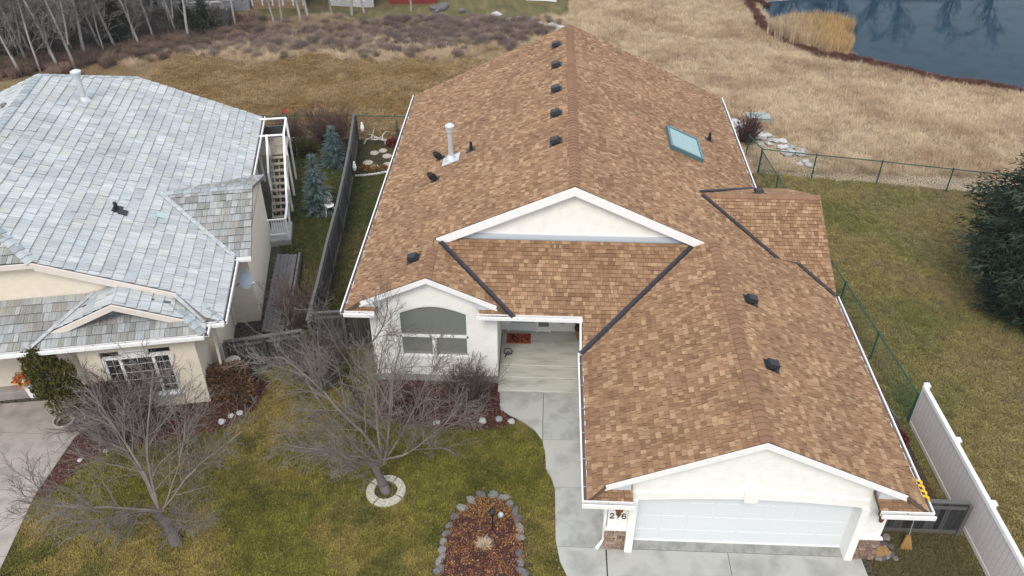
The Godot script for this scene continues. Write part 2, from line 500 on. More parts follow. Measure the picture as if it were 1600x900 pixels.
# many small copies of a mesh: grass, mulch, leaves
func scatter(called: String, label: String, category: String, me: Mesh, spots: Array, kind := "stuff", parent: Node = self):
	var mm := MultiMesh.new()
	mm.transform_format = MultiMesh.TRANSFORM_3D
	mm.use_colors = true
	mm.mesh = me
	mm.instance_count = spots.size()
	for i in spots.size():
		mm.set_instance_transform(i, spots[i][0])
		mm.set_instance_color(i, spots[i][1])
	var o := MultiMeshInstance3D.new()
	o.name = numbered(called)
	o.multimesh = mm
	parent.add_child(o)
	tag(o, label, category, "", kind)
func tuft(blades: int, h: float, spread: float, w: float, lean: float) -> ArrayMesh:
	var mb := MB.new()
	for i in blades:
		var f := rng.randf() * TAU
		var o := Vector3(cos(f), 0, sin(f)) * spread * sqrt(rng.randf())
		var g := rng.randf() * TAU
		var s := Vector3(cos(g), 0, sin(g)) * w
		var ln := Vector3(cos(f), 0, sin(f)) * lean * h * rng.randf_range(.3, 1.2)
		var hh := h * rng.randf_range(.6, 1.15)
		var mid := o + ln * .35 + Vector3.UP * hh * .62
		var top := o + ln + Vector3.UP * hh
		var col := Color.WHITE * rng.randf_range(.75, 1.15)
		mb.tri(o - s, o + s, mid + s * .6, s.cross(Vector3.UP), col)
		mb.tri(o - s, mid + s * .6, mid - s * .6, s.cross(Vector3.UP), col)
		mb.tri(mid - s * .6, mid + s * .6, top, s.cross(Vector3.UP), col)
	return mb.mesh(M.blade)

# ---------------------------------------------------------------- trees
func branch(wood: MB, twigs: MB, p: Vector3, dir: Vector3, ln: float, r: float, lvl: int, o: Dictionary):
	var segs: int = o.segs[lvl]
	var last: bool = lvl == o.segs.size() - 1
	var q := p
	var d := dir
	var tgt := wood if lvl < o.split else twigs
	for i in segs:
		var f := float(i) / segs
		var f1 := float(i + 1) / segs
		d = (d + Vector3(rng.randfn(), rng.randfn(), rng.randfn()) * o.wig + Vector3.UP * o.up[lvl]).normalized()
		var nx := q + d * ln / segs
		var ra := maxf(r * lerpf(1, o.taper, f), o.rmin[lvl])
		var rb := maxf(r * lerpf(1, o.taper, f1), o.rmin[lvl])
		tgt.tube(q, nx, ra, rb, [8, 5, 4, 3, 3, 3][lvl], vary(o.col if lvl == 0 else o.get("tcol", o.col), .2))
		if not last and f1 > o.start[lvl]:
			var cnt: float = o.kids[lvl]
			var k := int(cnt) + (1 if rng.randf() < cnt - int(cnt) else 0)
			for j in k:
				var side := d.cross(Vector3(rng.randfn(), rng.randfn(), rng.randfn())).normalized()
				var an: float = o.angle[lvl] * rng.randf_range(.7, 1.3)
				var kd := (d * cos(an) + side * sin(an)).normalized()
				if lvl < 2 and kd.y < -0.1: kd.y *= -.5
				branch(wood, twigs, q.lerp(nx, rng.randf()), kd.normalized(), ln * o.ratio[lvl] * rng.randf_range(.6, 1.15) * (1.1 - f * .45), rb * o.thin[lvl], lvl + 1, o)
		q = nx
func bare_tree(called: String, label: String, group: String, at: Vector3, o: Dictionary, stems: Array, sd: int) -> Node3D:
	rng.seed = sd
	var t := thing(called, label, o.get("cat", "tree"), at, 0, group)
	var wood := MB.new(); var twigs := MB.new()
	for s in stems:
		branch(wood, twigs, s[0], s[1].normalized(), s[2], s[3], s[4], o)
	if wood.v.size() > 0: part(t, "trunk" if o.get("cat", "tree") == "tree" else "stems", wood, o.mat)
	part(t, "crown" if o.get("cat", "tree") == "tree" else "twigs", twigs, o.mat)
	return t
# conifer: whorls of drooping branches set with needle sprays
func conifer(called: String, label: String, group: String, at: Vector3, h: float, rad: float, cols: Array, sd: int, dens := 1.0, base := 0.04, powr := 0.85, belly := 0.0) -> Node3D:
	rng.seed = sd
	var t := thing(called, label, "tree", at, 0, group)
	var wood := MB.new()
	wood.tube(Vector3(0, -.1, 0), Vector3(0, h * .5, 0), h * .022, h * .013, 8, Color(.07, .05, .04))
	wood.tube(Vector3(0, h * .5, 0), Vector3(0, h * .97, 0), h * .013, .01, 6, Color(.07, .05, .04))
	part(t, "trunk", wood, M.bark)
	var cr := MB.new()
	var rows := int(22 * dens)
	for r in rows:
		var f := (r + rng.randf_range(-.3, .3)) / rows
		var y := h * lerpf(base, .985, clampf(f, 0, 1))
		var reach := rad * pow(clampf(1 - f, 0.02, 1), powr) * rng.randf_range(.85, 1.12) + .04
		if belly > 0: reach *= lerpf(.45, 1, sstep(0, belly, f))
		var nb := int(lerpf(15, 6, f) * sqrt(dens))
		var off := rng.randf() * TAU
		for b in nb:
			var an := off + TAU * b / nb + rng.randf_range(-.2, .2)
			var ln := reach * rng.randf_range(.72, 1.12)
			var out := Vector3(cos(an), 0, sin(an))
			var side := Vector3(-sin(an), 0, cos(an))
			var col0: Color = pick(cols)
			var steps := maxi(3, int(ln / (0.11 * rad / 1.6) * sqrt(dens)))
			for s in steps:
				var g := (s + .6) / steps
				var c := Vector3(0, y, 0) + out * ln * g + Vector3.UP * (-ln * .34 * g + ln * .24 * g * g)
				var wd := ln * .36 * (1.08 - absf(g - .4) * 1.25)
				var unit := minf(.2, rad * .16)
				for k in [-1.0, 1.0]:
					var arm: Vector3 = (out * .62 + side * k * .95 + Vector3.UP * rng.randf_range(-.3, .05)).normalized()
					var cnt := maxi(1, int(wd / unit))
					for q in cnt:
						var c2: Vector3 = c + arm * wd * float(q) / cnt + Vector3(rng.randfn(), rng.randfn(), rng.randfn()) * unit * .2
						var sd2: Vector3 = (arm + out * rng.randf_range(-.2, .7) + Vector3(rng.randfn(), rng.randfn() - .2, rng.randfn()) * .35).normalized()
						var l2 := unit * rng.randf_range(.8, 1.6)
						var pw: Vector3 = sd2.cross(Vector3(rng.randfn(), rng.randfn() + 1.2, rng.randfn())).normalized() * l2 * .12
						var col := vary(col0, .35)
						cr.tri(c2 - pw, c2 + pw, c2 + sd2 * l2, Vector3.UP, col)
						cr.tri(c2 - sd2.cross(pw), c2 + sd2.cross(pw), c2 + sd2 * l2 * .9, side, vary(col0, .35))
				if s == steps - 1 or rng.randf() < .3:
					var pw2 := side * unit * .16
					cr.tri(c - pw2, c + pw2, c + out * unit * 1.8 - Vector3.UP * unit * .1, Vector3.UP, vary(col0, .3))
	part(t, "crown", cr, M.leaf)
	return t
func leaf_bush(called: String, label: String, at: Vector3, lobes: Array, count: int, size: float, cols: Array, sd: int, upright := 0.7) -> Node3D:
	rng.seed = sd
	var t := thing(called, label, "shrub", at)
	var st := MB.new()
	for l in lobes: st.tube(Vector3(l[0].x * .3, -.05, l[0].z * .3), l[0], .03, .012, 5)
	part(t, "stems", st, M.bark)
	var mb := MB.new()
	for i in count:
		var l: Array = pick(lobes)
		var d := Vector3(rng.randfn(), rng.randfn(), rng.randfn()).normalized()
		var k := pow(rng.randf(), .28)
		var p: Vector3 = l[0] + d * k * l[1] * (1 + .18 * nz.get_noise_3d(d.x * 90, d.y * 90, d.z * 90 + l[0].x * 40))
		if p.y < .02: continue
		var ax := (d * (1 - upright) + Vector3.UP * upright + Vector3(rng.randfn(), rng.randfn(), rng.randfn()) * .3).normalized()
		var sd2 := ax.cross(Vector3(rng.randfn(), rng.randfn(), rng.randfn())).normalized()
		var s := size * rng.randf_range(.6, 1.3)
		mb.tri(p - sd2 * s * .3, p + sd2 * s * .3, p + ax * s, d, vary(pick(cols), .25))
		mb.tri(p - ax * s * .5, p + sd2 * s * .25, p + ax * s * .5 - sd2 * s * .2, d, vary(pick(cols), .25))
	part(t, "foliage", mb, M.leaf)
	return t
func rock_mesh(sd: int, col: Color, m: Material, flat := .7) -> ArrayMesh:
	var f := FastNoiseLite.new()
	f.seed = sd
	f.frequency = .9
	var mb := MB.new()
	var pt := func(i: int, j: int) -> Vector3:
		var a := TAU * (i % 9) / 9.0; var b := PI * j / 6.0
		var d := Vector3(sin(b) * cos(a), cos(b), sin(b) * sin(a))
		var k := 1 + f.get_noise_3dv(d * 1.3) * .55
		var q := d * k
		q.y = clampf(q.y * flat, -.5, flat * .72)
		return q * .5
	for i in 9:
		for j in 6:
			var a: Vector3 = pt.call(i, j); var b: Vector3 = pt.call(i + 1, j); var c: Vector3 = pt.call(i + 1, j + 1); var d: Vector3 = pt.call(i, j + 1)
			if j > 0: mb.tri(a, b, c, a + b + c, col)
			if j < 5: mb.tri(a, c, d, a + c + d, col)
	return mb.mesh(m)

# ---------------------------------------------------------------- set-up
func _ready():
	rng.seed = 11
	nz.seed = 5; nz.frequency = 0.05; nz.fractal_octaves = 4
	nz2.seed = 9; nz2.frequency = 0.06; nz2.fractal_octaves = 3
	var cam := Camera3D.new()
	cam.name = "camera"
	cam.fov = 37.65
	cam.far = 600
	cam.position = cam_pos
	cam.rotation = Vector3(-0.6357, deg_to_rad(2.55), 0)
	add_child(cam)
	cam.current = true
	var env := Environment.new()
	var sm := ProceduralSkyMaterial.new()
	sm.sky_top_color = Color(.80, .83, .87)
	sm.sky_horizon_color = Color(.84, .86, .88)
	sm.sky_curve = .2
	sm.ground_horizon_color = Color(.72, .72, .7)
	sm.ground_bottom_color = Color(.35, .33, .3)
	var sky := Sky.new()
	sky.sky_material = sm
	env.background_mode = Environment.BG_SKY
	env.sky = sky
	env.background_energy_multiplier = 1.0
	env.tonemap_mode = Environment.TONE_MAPPER_LINEAR
	env.tonemap_exposure = 2.0
	env.sdfgi_enabled = true
	env.ssao_enabled = true
	env.ssil_enabled = true
	env.fog_enabled = true
	env.fog_density = 0.00025
	env.fog_light_color = Color(.78, .8, .83)
	var we := WorldEnvironment.new()
	we.name = "world_environment"
	we.environment = env
	add_child(we)
	var sun := DirectionalLight3D.new()
	sun.name = "sun"
	sun.light_energy = 0.4
	sun.light_angular_distance = 22
	sun.light_color = Color(1, .97, .93)
	sun.shadow_enabled = true
	sun.rotation_degrees = Vector3(-50, -14, 0)
	add_child(sun)
	make_materials()
	HARD = [PATH, PATH_L, PackedVector2Array([Vector2(1.88, -11), Vector2(1.88, -23.4), Vector2(8.85, -23.4), Vector2(8.85, -11)]),
		PackedVector2Array([Vector2(-5.4, -36), Vector2(-5.4, -20.5), Vector2(-1.38, -20.5), Vector2(-1.38, -20.1), Vector2(2, -20.1), Vector2(2, -23), Vector2(9, -23), Vector2(9, -28), Vector2(7.3, -28), Vector2(7.3, -36)]),
		PackedVector2Array([Vector2(-24, -18), Vector2(-10.6, -19.3), Vector2(-9.4, -24), Vector2(-13, -36), Vector2(-24, -36)])]
	make_ground()
	make_paving()
	make_pond()
	make_house()
	make_neighbour()
	make_fences()
	make_garden()
	make_trees()
	make_background()
	make_grass()

func make_materials():
	var grit := ntex(3, .22, .62, 1.25, 3)
	var blot := ntex(4, .012, .74, 1.12, 5)
	var soft := ntex(16, .02, .965, 1.02, 5)
	var blot2 := ntex(14, .02, .7, 1.15, 5)
	var stain := ntex(15, .012, .84, 1.1, 5)
	var wood := streaks(21, .45, 1.2)
	var shake := streaks(22, .62, 1.12)
	var bump := normal_tex(31, .12, 3.0)
	var rough_n := normal_tex(32, .3, 5.0)
	M.shingle = mat(1, 1, 1, .95, grit, Vector3.ONE * .9, false, true)
	M.tile = mat(1, 1, 1, .8, shake, Vector3(1.6, .5, 1), false, true)
	M.deck = mat(.1, .07, .05, .95)
	M.deck2 = mat(.16, .16, .16, .95)
	M.stucco = mat(.84, .83, .8, .9, soft, Vector3.ONE * .22)
	M.stucco.normal_enabled = true; M.stucco.normal_texture = bump; M.stucco.normal_scale = .25
	M.stucco_nb = mat(.72, .64, .53, .9, soft, Vector3.ONE * .25)
	M.stucco_nb.normal_enabled = true; M.stucco_nb.normal_texture = bump; M.stucco_nb.normal_scale = .3
	M.trim = mat(.82, .82, .82, .55, soft, Vector3.ONE * .4)
	M.trim_nb = mat(.66, .6, .55, .6, soft, Vector3.ONE * .4)
	M.door_white = mat(.66, .69, .71, .5)
	M.metal = mat(.42, .45, .48, .4); M.metal.metallic = .7
	M.clad = mat(.5, .55, .6, .5)
	M.galv = mat(.55, .58, .6, .45); M.galv.metallic = .4
	M.black = mat(.016, .017, .019, .5)
	M.flash = mat(.028, .028, .036, .55, blot, Vector3.ONE * .7)
	M.flash_nb = mat(.43, .455, .465, .55, blot, Vector3.ONE * .7)
	M.litter = mat(.16, .12, .11, .95, grit, Vector3.ONE * 1.0)
	M.conc = mat(.40, .40, .375, .85, stain, Vector3.ONE * .16)
	M.conc.normal_enabled = true; M.conc.normal_texture = rough_n; M.conc.normal_scale = .12
	M.conc2 = mat(.385, .39, .37, .85, stain, Vector3.ONE * .25)
	M.conc_porch = mat(.47, .465, .42, .8, stain, Vector3(.12, .3, .4))
	M.conc_dark = mat(.31, .31, .295, .9, stain, Vector3.ONE * .5)
	M.path_nb = mat(.33, .295, .27, .9, stain, Vector3.ONE * .2)
	M.ground = mat(1, 1, 1, .97, ntex(41, .05, .3, 1.4, 5), Vector3.ONE * .4, true, true)
	M.ground.normal_enabled = true; M.ground.normal_texture = rough_n; M.ground.normal_scale = .8
	M.mulch = mat(.075, .034, .026, .97, grit, Vector3.ONE * .8)
	M.mulch.normal_enabled = true; M.mulch.normal_texture = rough_n; M.mulch.normal_scale = 1.0
	M.soil = mat(.06, .043, .034, .97, grit, Vector3.ONE * .8)
	M.blade = mat(1, 1, 1, .9, null, Vector3.ONE, false, true)
	M.leaf = mat(1, 1, 1, .85, null, Vector3.ONE, false, true)
	M.leaf.backlight_enabled = true; M.leaf.backlight = Color(.06, .07, .05)
	M.bark = mat(.9, .9, .9, .95, grit, Vector3.ONE * 2.0, true, true)
	M.birch = mat(1, 1, 1, .85, ntex(51, .03, .55, 1.15, 4), Vector3(1, 3, 1), true, true)
	M.wood_grey = mat(.2, .19, .185, .95, wood, Vector3(1, 1, 1), false, true)
	M.wood_dark = mat(.095, .09, .084, .95, wood, Vector3.ONE, false, true)
	M.vinyl = mat(.60, .545, .53, .6, soft, Vector3.ONE * .5)
	M.vinyl_white = mat(.8, .8, .8, .5, soft, Vector3.ONE * .5)
	M.green_metal = mat(.012, .07, .05, .5)
	M.stone = mat(1, 1, 1, .9, blot2, Vector3.ONE * 1.2, true, true)
	M.stone.normal_enabled = true; M.stone.normal_texture = rough_n; M.stone.normal_scale = .5
	M.glass_blind = mat(.19, .205, .18, .12)
	M.glass_blind.metallic_specular = .6
	M.glass_dark = mat(.03, .032, .036, .06)
	M.glass_dark.metallic_specular = .7
	M.sky_glass = mat(.14, .26, .27, .05)
	M.sky_glass.metallic_specular = .8
	M.water = mat(.015, .038, .06, .06, ntex(61, .015, .82, 1.15, 4), Vector3.ONE * .06)
	M.water.metallic_specular = .11
	M.ice = mat(.34, .38, .42, .5)
	M.rust = mat(.16, .05, .035, .8)
	M.terracotta = mat(.3, .1, .06, .8)
	M.yellow = mat(.7, .42, .02, .6)
	M.straw = mat(.45, .27, .09, .9)
	M.basket = mat(.3, .16, .06, .9, grit, Vector3.ONE * 3)
	M.wood_lt = mat(.34, .29, .24, .9, blot, Vector3.ONE * .8)
	M.wood_walk = mat(.17, .16, .165, .95, blot2, Vector3.ONE * .9)
	M.ringc = mat(.47, .44, .36, .9, blot2, Vector3.ONE * 1.0)
	M.paint = mat(1, 1, 1, .6, null, Vector3.ONE, false, true)
	M.snowy = mat(.66, .68, .7, .8)
	var br := [Color(0.313, 0.185, 0.104), Color(0.265, 0.150, 0.083), Color(0.297, 0.171, 0.095), Color(0.405, 0.259, 0.152), Color(0.275, 0.156, 0.088), Color(0.221, 0.123, 0.068), Color(0.335, 0.200, 0.114), Color(0.297, 0.174, 0.099), Color(0.367, 0.226, 0.131), Color(0.246, 0.139, 0.076)]
	M.style = {"name": "shingle", "e": .145, "w": [.09, .12, .14, .17, .22], "t": .022, "cols": br, "mat": M.shingle, "deck": M.deck, "uv": .9}
	M.capcols = [Color(.265, .15, .09), Color(.285, .162, .097), Color(.25, .14, .085)]
	var gr := [Color(.52, .55, .56), Color(.49, .515, .53), Color(.565, .585, .59), Color(.465, .49, .505), Color(.52, .54, .54), Color(.535, .545, .525), Color(.5, .535, .555), Color(.545, .565, .575)]
	M.style_nb = {"name": "roof_tile", "e": .335, "w": [.24, .3, .36], "t": .034, "cols": gr, "mat": M.tile, "deck": M.deck2, "uv": 1.0}
	var gd := [Color(.3, .3, .29), Color(.36, .37, .36), Color(.27, .265, .25), Color(.42, .43, .43), Color(.33, .32, .29), Color(.38, .4, .41)]
	M.style_nb2 = {"name": "shaded_weathered_tile", "e": .31, "w": [.15, .21, .27], "t": .034, "cols": gd, "mat": M.tile, "deck": M.deck2, "uv": 1.0}  # same tile darker: weaker sky glare of front slopes painted in, plus weathering
	M.capcols_nb = [Color(.44, .49, .51), Color(.36, .4, .42), Color(.5, .54, .55)]

# ---------------------------------------------------------------- paving and water
func make_paving():
	slabs("walkway", PATH, [-1.4, .13, 1.88], [-20.1, -18.05, -16.2, -14.17, -11], .06, [M.conc, M.conc2])
	var dr := PackedVector2Array([Vector2(1.9, -14.16), Vector2(8.62, -14.16), Vector2(8.75, -11), Vector2(1.9, -11)])
	slabs("driveway", dr, [1.9, 5.12, 8.8], [-14.3, -11.2], .06, [M.conc, M.conc2])
	var sill := MB.new()
	var apron := Node3D.new()
	apron.name = "driveway_apron"; apron.set_meta("kind", "structure"); add_child(apron)
	sill.span(2.55, 8.2, 0, .055, -14.6, -14.18)
	part(apron, "slab", sill, M.conc_dark)
	var po := Node3D.new()
	po.name = "porch_floor"; po.set_meta("kind", "structure"); add_child(po)
	for s in [[-21.25, -23.5, .21], [-20.7, -21.25, .165], [-20.1, -20.7, .115]]:
		var mb := MB.new()
		mb.bevel(-1.36, 1.84, -.02, s[2], s[1], s[0] - .003, .015)
		part(po, "step", mb, M.conc_porch)
	slabs("neighbour_path", PATH_L, [-20.1, -17.2, -11], [-19.4, -17.6, -15.4, -13.2, -11], .05, [M.path_nb])
	sheet("bay_flower_bed", BED_BAY, .025, .06, M.mulch)
	sheet("neighbour_flower_bed", BED_LEFT, .025, .06, M.mulch)
	for oz in Geometry2D.offset_polygon(ISLAND, .22, Geometry2D.JOIN_ROUND): sheet("island_soil_trench", oz, .012, .04, M.soil)
	sheet("island_flower_bed", ISLAND, .045, .08, M.soil)
	sheet("fence_flower_bed", PackedVector2Array([Vector2(-9.2, -37.9), Vector2(-7.0, -37.9), Vector2(-7.0, -34.6), Vector2(-8.8, -34.3)]), .02, .04, M.soil)
	sheet("side_gravel_strip", PackedVector2Array([Vector2(8.95, -15.4), Vector2(8.95, -25.5), Vector2(10.6, -25.5), Vector2(11.25, -19.2), Vector2(11.4, -15.2)]), .02, .04, M.soil)

func make_pond():
	var mb := MB.new()
	mb.prism(POND, Vector3(0, -1.3, 0), Vector3(1, 0, 0), Vector3(0, 0, 1), Vector3(0, -.02, 0))
	struct("pond", mb, M.water)
	var rim := MB.new()
	for i in range(1, 13):
		var a := POND[i]; var b := POND[(i + 1) % POND.size()]
		var k := int((b - a).length() / .5)
		for j in k:
			var p := a.lerp(b, float(j) / k); var q := a.lerp(b, float(j + 1) / k)
			var inw := Vector2(-(q - p).y, (q - p).x).normalized()
			if not inside(p + inw * .5, POND): inw = -inw
			var w := .1 + .07 * nz.get_noise_2d(p.x * 40, p.y * 40)
			rim.quad(Vector3(p.x, -1.288, p.y), Vector3(q.x, -1.288, q.y), Vector3(q.x + inw.x * w, -1.288, q.y + inw.y * w), Vector3(p.x + inw.x * w, -1.288, p.y + inw.y * w), Vector3.UP)
	struct("shore_ice", rim, M.ice)

# ---------------------------------------------------------------- the brown-roofed house
func V(x, y, z) -> Vector3: return Vector3(x, y, z)
func window(parent: Node3D, called: String, o: Vector3, ex: Vector3, ey: Vector3, w: float, h: float, cols: Array, rows: int, glass: Material, fr: Material, recess: Vector3, grid := [0, 0]):
	# o is the lower left corner; cols are the widths' fractions
	var f := MB.new()
	var nn := ex.cross(ey).normalized()
	var b := .05
	var bs := Basis(ex, ey, nn)
	for s in [[Vector2(w / 2, 0), Vector2(w, b)], [Vector2(w / 2, h), Vector2(w, b)], [Vector2(0, h / 2), Vector2(b, h)], [Vector2(w, h / 2), Vector2(b, h)]]:
		f.box(o + ex * s[0].x + ey * s[0].y - nn * .01, Vector3(s[1].x + b * .9, s[1].y + b * .9, .09), bs)
	var win := part(parent, called, f, fr)
	var x := 0.0
	for i in cols.size():
		var cw: float = cols[i] * w
		for r in rows:
			var g := MB.new()
			g.box(o + ex * (x + cw / 2) + ey * (h * (r + .5) / rows) + recess, Vector3(cw - .03, h / rows - .03, .012), bs)
			part(win, "pane", g, glass)
		if i > 0:
			var m := MB.new()
			m.box(o + ex * x + ey * h / 2 - nn * .002, Vector3(.09, h - b, .07), bs)
			part(win, "mullion", m, fr)
		if grid[0] > 0:
			var m := MB.new()
			for k in range(1, grid[0]): m.box(o + ex * (x + cw * k / grid[0]) + ey * h / 2 + recess + nn * .012, Vector3(.01, h - b, .012), bs)
			for k in range(1, grid[1]): m.box(o + ex * (x + cw / 2) + ey * h * k / grid[1] + recess + nn * .012, Vector3(cw - .04, .01, .012), bs)
			part(win, "muntin_bars", m, fr)
		x += cw
	return win
func stones_on(parent: Node3D, o: Vector3, ex: Vector3, ey: Vector3, w: float, h: float, nn: Vector3, rows: int):
	var y := 0.0
	for r in rows:
		var rh := h / rows
		var x := 0.0
		while x < w - .02:
			var sw := minf(rng.randf_range(.1, .26), w - x)
			if w - x - sw < .06: sw = w - x
			var mb := MB.new()
			var dp := rng.randf_range(.03, .065)
			var col := vary(pick([Color(.3, .2, .15), Color(.36, .25, .19), Color(.26, .17, .13), Color(.4, .3, .24), Color(.33, .21, .15)]), .15)
			var g := .006
			var poly := PackedVector2Array([Vector2(x + g + rng.randf() * .015, y + g + rng.randf() * .015), Vector2(x + sw - g - rng.randf() * .015, y + g + rng.randf() * .02), Vector2(x + sw - g, y + rh - g - rng.randf() * .015), Vector2(x + g, y + rh - g - rng.randf() * .02)])
			mb.prism(poly, o, ex, ey, nn * dp, col)
			part(parent, "stone", mb, M.stone)
			x += sw
		y += rh
func lantern(parent: Node3D, o: Vector3):
	var mb := MB.new()
	mb.box(o - V(0, 0, .0), V(.1, .18, .03))
	mb.tube(o + V(0, .05, 0), o + V(0, .11, .12), .014, .014, 6)
	mb.lathe(o + V(0, -.2, .13), [Vector2(.0, 0), Vector2(.05, .0), Vector2(.085, .2), Vector2(.11, .21), Vector2(.05, .29), Vector2(.0, .33)], 8)
	part(parent, "wall_lantern", mb, M.rust)

func make_house():
	var h := thing("house", "white stucco bungalow with brown shingle roof and double front garage", "house")
	var rx := .915; var rh := 6.36; var he := 3.2
	var pl := func(x: float) -> float: return rh - P * absf(x - rx)
	var gx := 5.34; var gh := 2.7 + P * (gx - 1.24)
	var gp := func(x: float) -> float: return gh - P * absf(x - gx)
	var ep := func(z: float) -> float: return he + P * (-20.15 - z)
	var bx := -3.5; var bh: float = pl.call(bx)
	var bp := func(x: float) -> float: return bh - P * (x - bx)
	var wz := -25.8; var wh: float = pl.call(5.4)
	var wp := func(z: float) -> float: return wh - P * absf(z - wz)
	# walls
	var w := MB.new()
	w.span(-5.4, 7.3, 0, 3.12, -36.0, -23.5)
	part(h, "main_wall", w, M.stucco)
	w = MB.new()
	w.prism(PackedVector2Array([Vector2(-5.4, 3.1), Vector2(7.3, 3.1), Vector2(rx, rh - .25)]), V(0, 0, -35.9), V(1, 0, 0), V(0, 1, 0), V(0, 0, .1))
	part(h, "rear_gable_wall", w, M.stucco)
	w = MB.new()
	w.span(-5.4, -5.25, 0, 3.12, -23.5, -20.7)
	w.span(-1.53, -1.38, 0, 3.1, -23.5, -20.7)
	# bay front with an arched opening
	var wl := -4.5; var wr := -2.3; var wb := 1.08
	var top := PackedVector2Array([Vector2(-5.4, 1.9), Vector2(-5.4, pl.call(-5.4) - .14), Vector2(bx, bh - .16), Vector2(-1.6, bp.call(-1.6) - .14), Vector2(-1.38, 3.14), Vector2(-1.38, 1.9), Vector2(wr, 1.9)])
	for i in 13:
		var f := i / 12.0
		top.append(Vector2(lerpf(wr, wl, f), 2.82 + .3 * sin(PI * f)))
	top.append(Vector2(wl, 1.9))
	w.prism(top, V(0, 0, -20.7), V(1, 0, 0), V(0, 1, 0), V(0, 0, .12))
	w.span(-5.4, wl, 0, 1.9, -20.7, -20.58); w.span(wr, -1.38, 0, 1.9, -20.7, -20.58); w.span(wl, wr, 0, wb, -20.7, -20.58)
	part(h, "bay_wall", w, M.stucco)
	var fo := MB.new()
	fo.span(-5.42, -1.36, 0, .28, -20.72, -20.565)
	part(h, "foundation", fo, M.conc)
	# arched window
	var f := MB.new()
	f.span(wl, wr, 1.84, 1.92, -20.69, -20.6); f.span(wl - .02, wr + .02, wb - .07, wb + .02, -20.69, -20.545)
	f.span(wl, wl + .06, wb, 2.82, -20.69, -20.6); f.span(wr - .06, wr, wb, 2.82, -20.69, -20.6)
	for i in 12:
		var f0 := i / 12.0; var f1 := (i + 1) / 12.0
		f.bar(V(lerpf(wr, wl, f0), 2.80 + .3 * sin(PI * f0), -20.64), V(lerpf(wr, wl, f1), 2.80 + .3 * sin(PI * f1), -20.64), .08, .05)
	f.span(-3.47, -3.33, wb, 1.86, -20.69, -20.595)
	var win := part(h, "arched_window", f, M.trim)
	var g := MB.new()
	var ap := PackedVector2Array([Vector2(wl, 1.9), Vector2(wr, 1.9)])
	for i in 13: ap.append(Vector2(lerpf(wr, wl, i / 12.0), 2.81 + .3 * sin(PI * i / 12.0)))
	g.prism(ap, V(0, 0, -20.67), V(1, 0, 0), V(0, 1, 0), V(0, 0, .012))
	part(win, "pane", g, M.glass_blind)
	for s in [[wl, -3.45], [-3.35, wr]]:
		g = MB.new(); g.span(s[0], s[1], wb, 1.86, -20.67, -20.658)
		part(win, "pane", g, M.glass_blind)
	# entry
	w = MB.new()
	w.span(-1.38, 1.86, 0, 3.1, -23.22, -23.1)
	part(h, "entry_wall", w, M.stucco)
	var dr := MB.new()
	dr.span(-1.12, -.17, .22, 2.32, -23.1, -23.05)
	for yy in [[.4, .95], [1.1, 2.1]]:
		dr.span(-1.0, -.29, yy[0], yy[1], -23.05, -23.035)
	var door := part(h, "front_door", dr, M.door_white)
	g = MB.new(); g.span(-.95, -.34, 1.0, 1.06, -23.05, -23.025); g.span(-1.06, -.24, .62, .73, -23.045, -23.0)
	part(door, "kick_plate", g, M.metal)
	g = MB.new(); g.tube(V(-.25, 1.15, -23.05), V(-.25, 1.15, -22.98), .03, .035, 8, Color.WHITE, true)
	part(door, "door_knob", g, M.metal)
	f = MB.new()
	f.span(-1.2, -1.12, .2, 2.4, -23.1, -23.02); f.span(-.17, -.1, .2, 2.4, -23.1, -23.02); f.span(-1.2, .34, 2.33, 2.43, -23.1, -23.01); f.span(.26, .34, .2, 2.33, -23.1, -23.02)
	f.span(-.1, .26, .2, .42, -23.1, -23.04)
	part(h, "door_frame", f, M.trim)
	g = MB.new(); g.span(-.1, .26, .42, 2.33, -23.1, -23.07)
	part(h, "sidelight", g, M.glass_blind)
	window(h, "entry_window", V(.72, .6, -23.06), V(1, 0, 0), V(0, 1, 0), .8, 1.5, [1.0], 1, M.glass_dark, M.trim, V(0, 0, .01))
	# garage
	w = MB.new()
	var gar := PackedVector2Array([Vector2(1.86, 0), Vector2(2.55, 0), Vector2(2.55, 2.1)])
	for i in range(1, 12): gar.append(Vector2(lerpf(2.55, 8.15, i / 12.0), 2.1 + .16 * sin(PI * i / 12.0)))
	gar.append_array(PackedVector2Array([Vector2(8.15, 2.1), Vector2(8.15, 0), Vector2(8.9, 0), Vector2(8.9, gp.call(8.9) - .13), Vector2(gx, gh - .13), Vector2(1.86, gp.call(1.86) - .13)]))
	w.prism(gar, V(0, 0, -14.35), V(1, 0, 0), V(0, 1, 0), V(0, 0, .17))
	w.span(1.86, 2.0, 0, 2.78, -23.5, -14.35); w.span(8.76, 8.9, 0, 2.78, -23.5, -14.35)
	part(h, "garage_wall", w, M.stucco)
	# raised band over the door with its keystone, and the columns beside it
	f = MB.new()
	var band := PackedVector2Array()
	for i in 13: band.append(Vector2(lerpf(2.4, 8.3, i / 12.0), 2.1 + .17 * sin(PI * i / 12.0)))
	for i in 13: band.append(Vector2(lerpf(8.3, 2.4, i / 12.0), 2.36 + .17 * sin(PI * i / 12.0)))
	f.prism(band, V(0, 0, -14.181), V(1, 0, 0), V(0, 1, 0), V(0, 0, .055))
	f.prism(PackedVector2Array([Vector2(5.19, 2.2), Vector2(5.51, 2.2), Vector2(5.56, 2.62), Vector2(5.14, 2.62)]), V(0, 0, -14.178), V(1, 0, 0), V(0, 1, 0), V(0, 0, .11))
	f.span(2.36, 2.56, 0, 2.11, -14.5, -14.06); f.span(8.14, 8.34, 0, 2.11, -14.5, -14.06)
	part(h, "door_surround", f, M.stucco)
	var gd := MB.new()
	gd.span(2.55, 8.15, .02, 2.3, -14.56, -14.5)
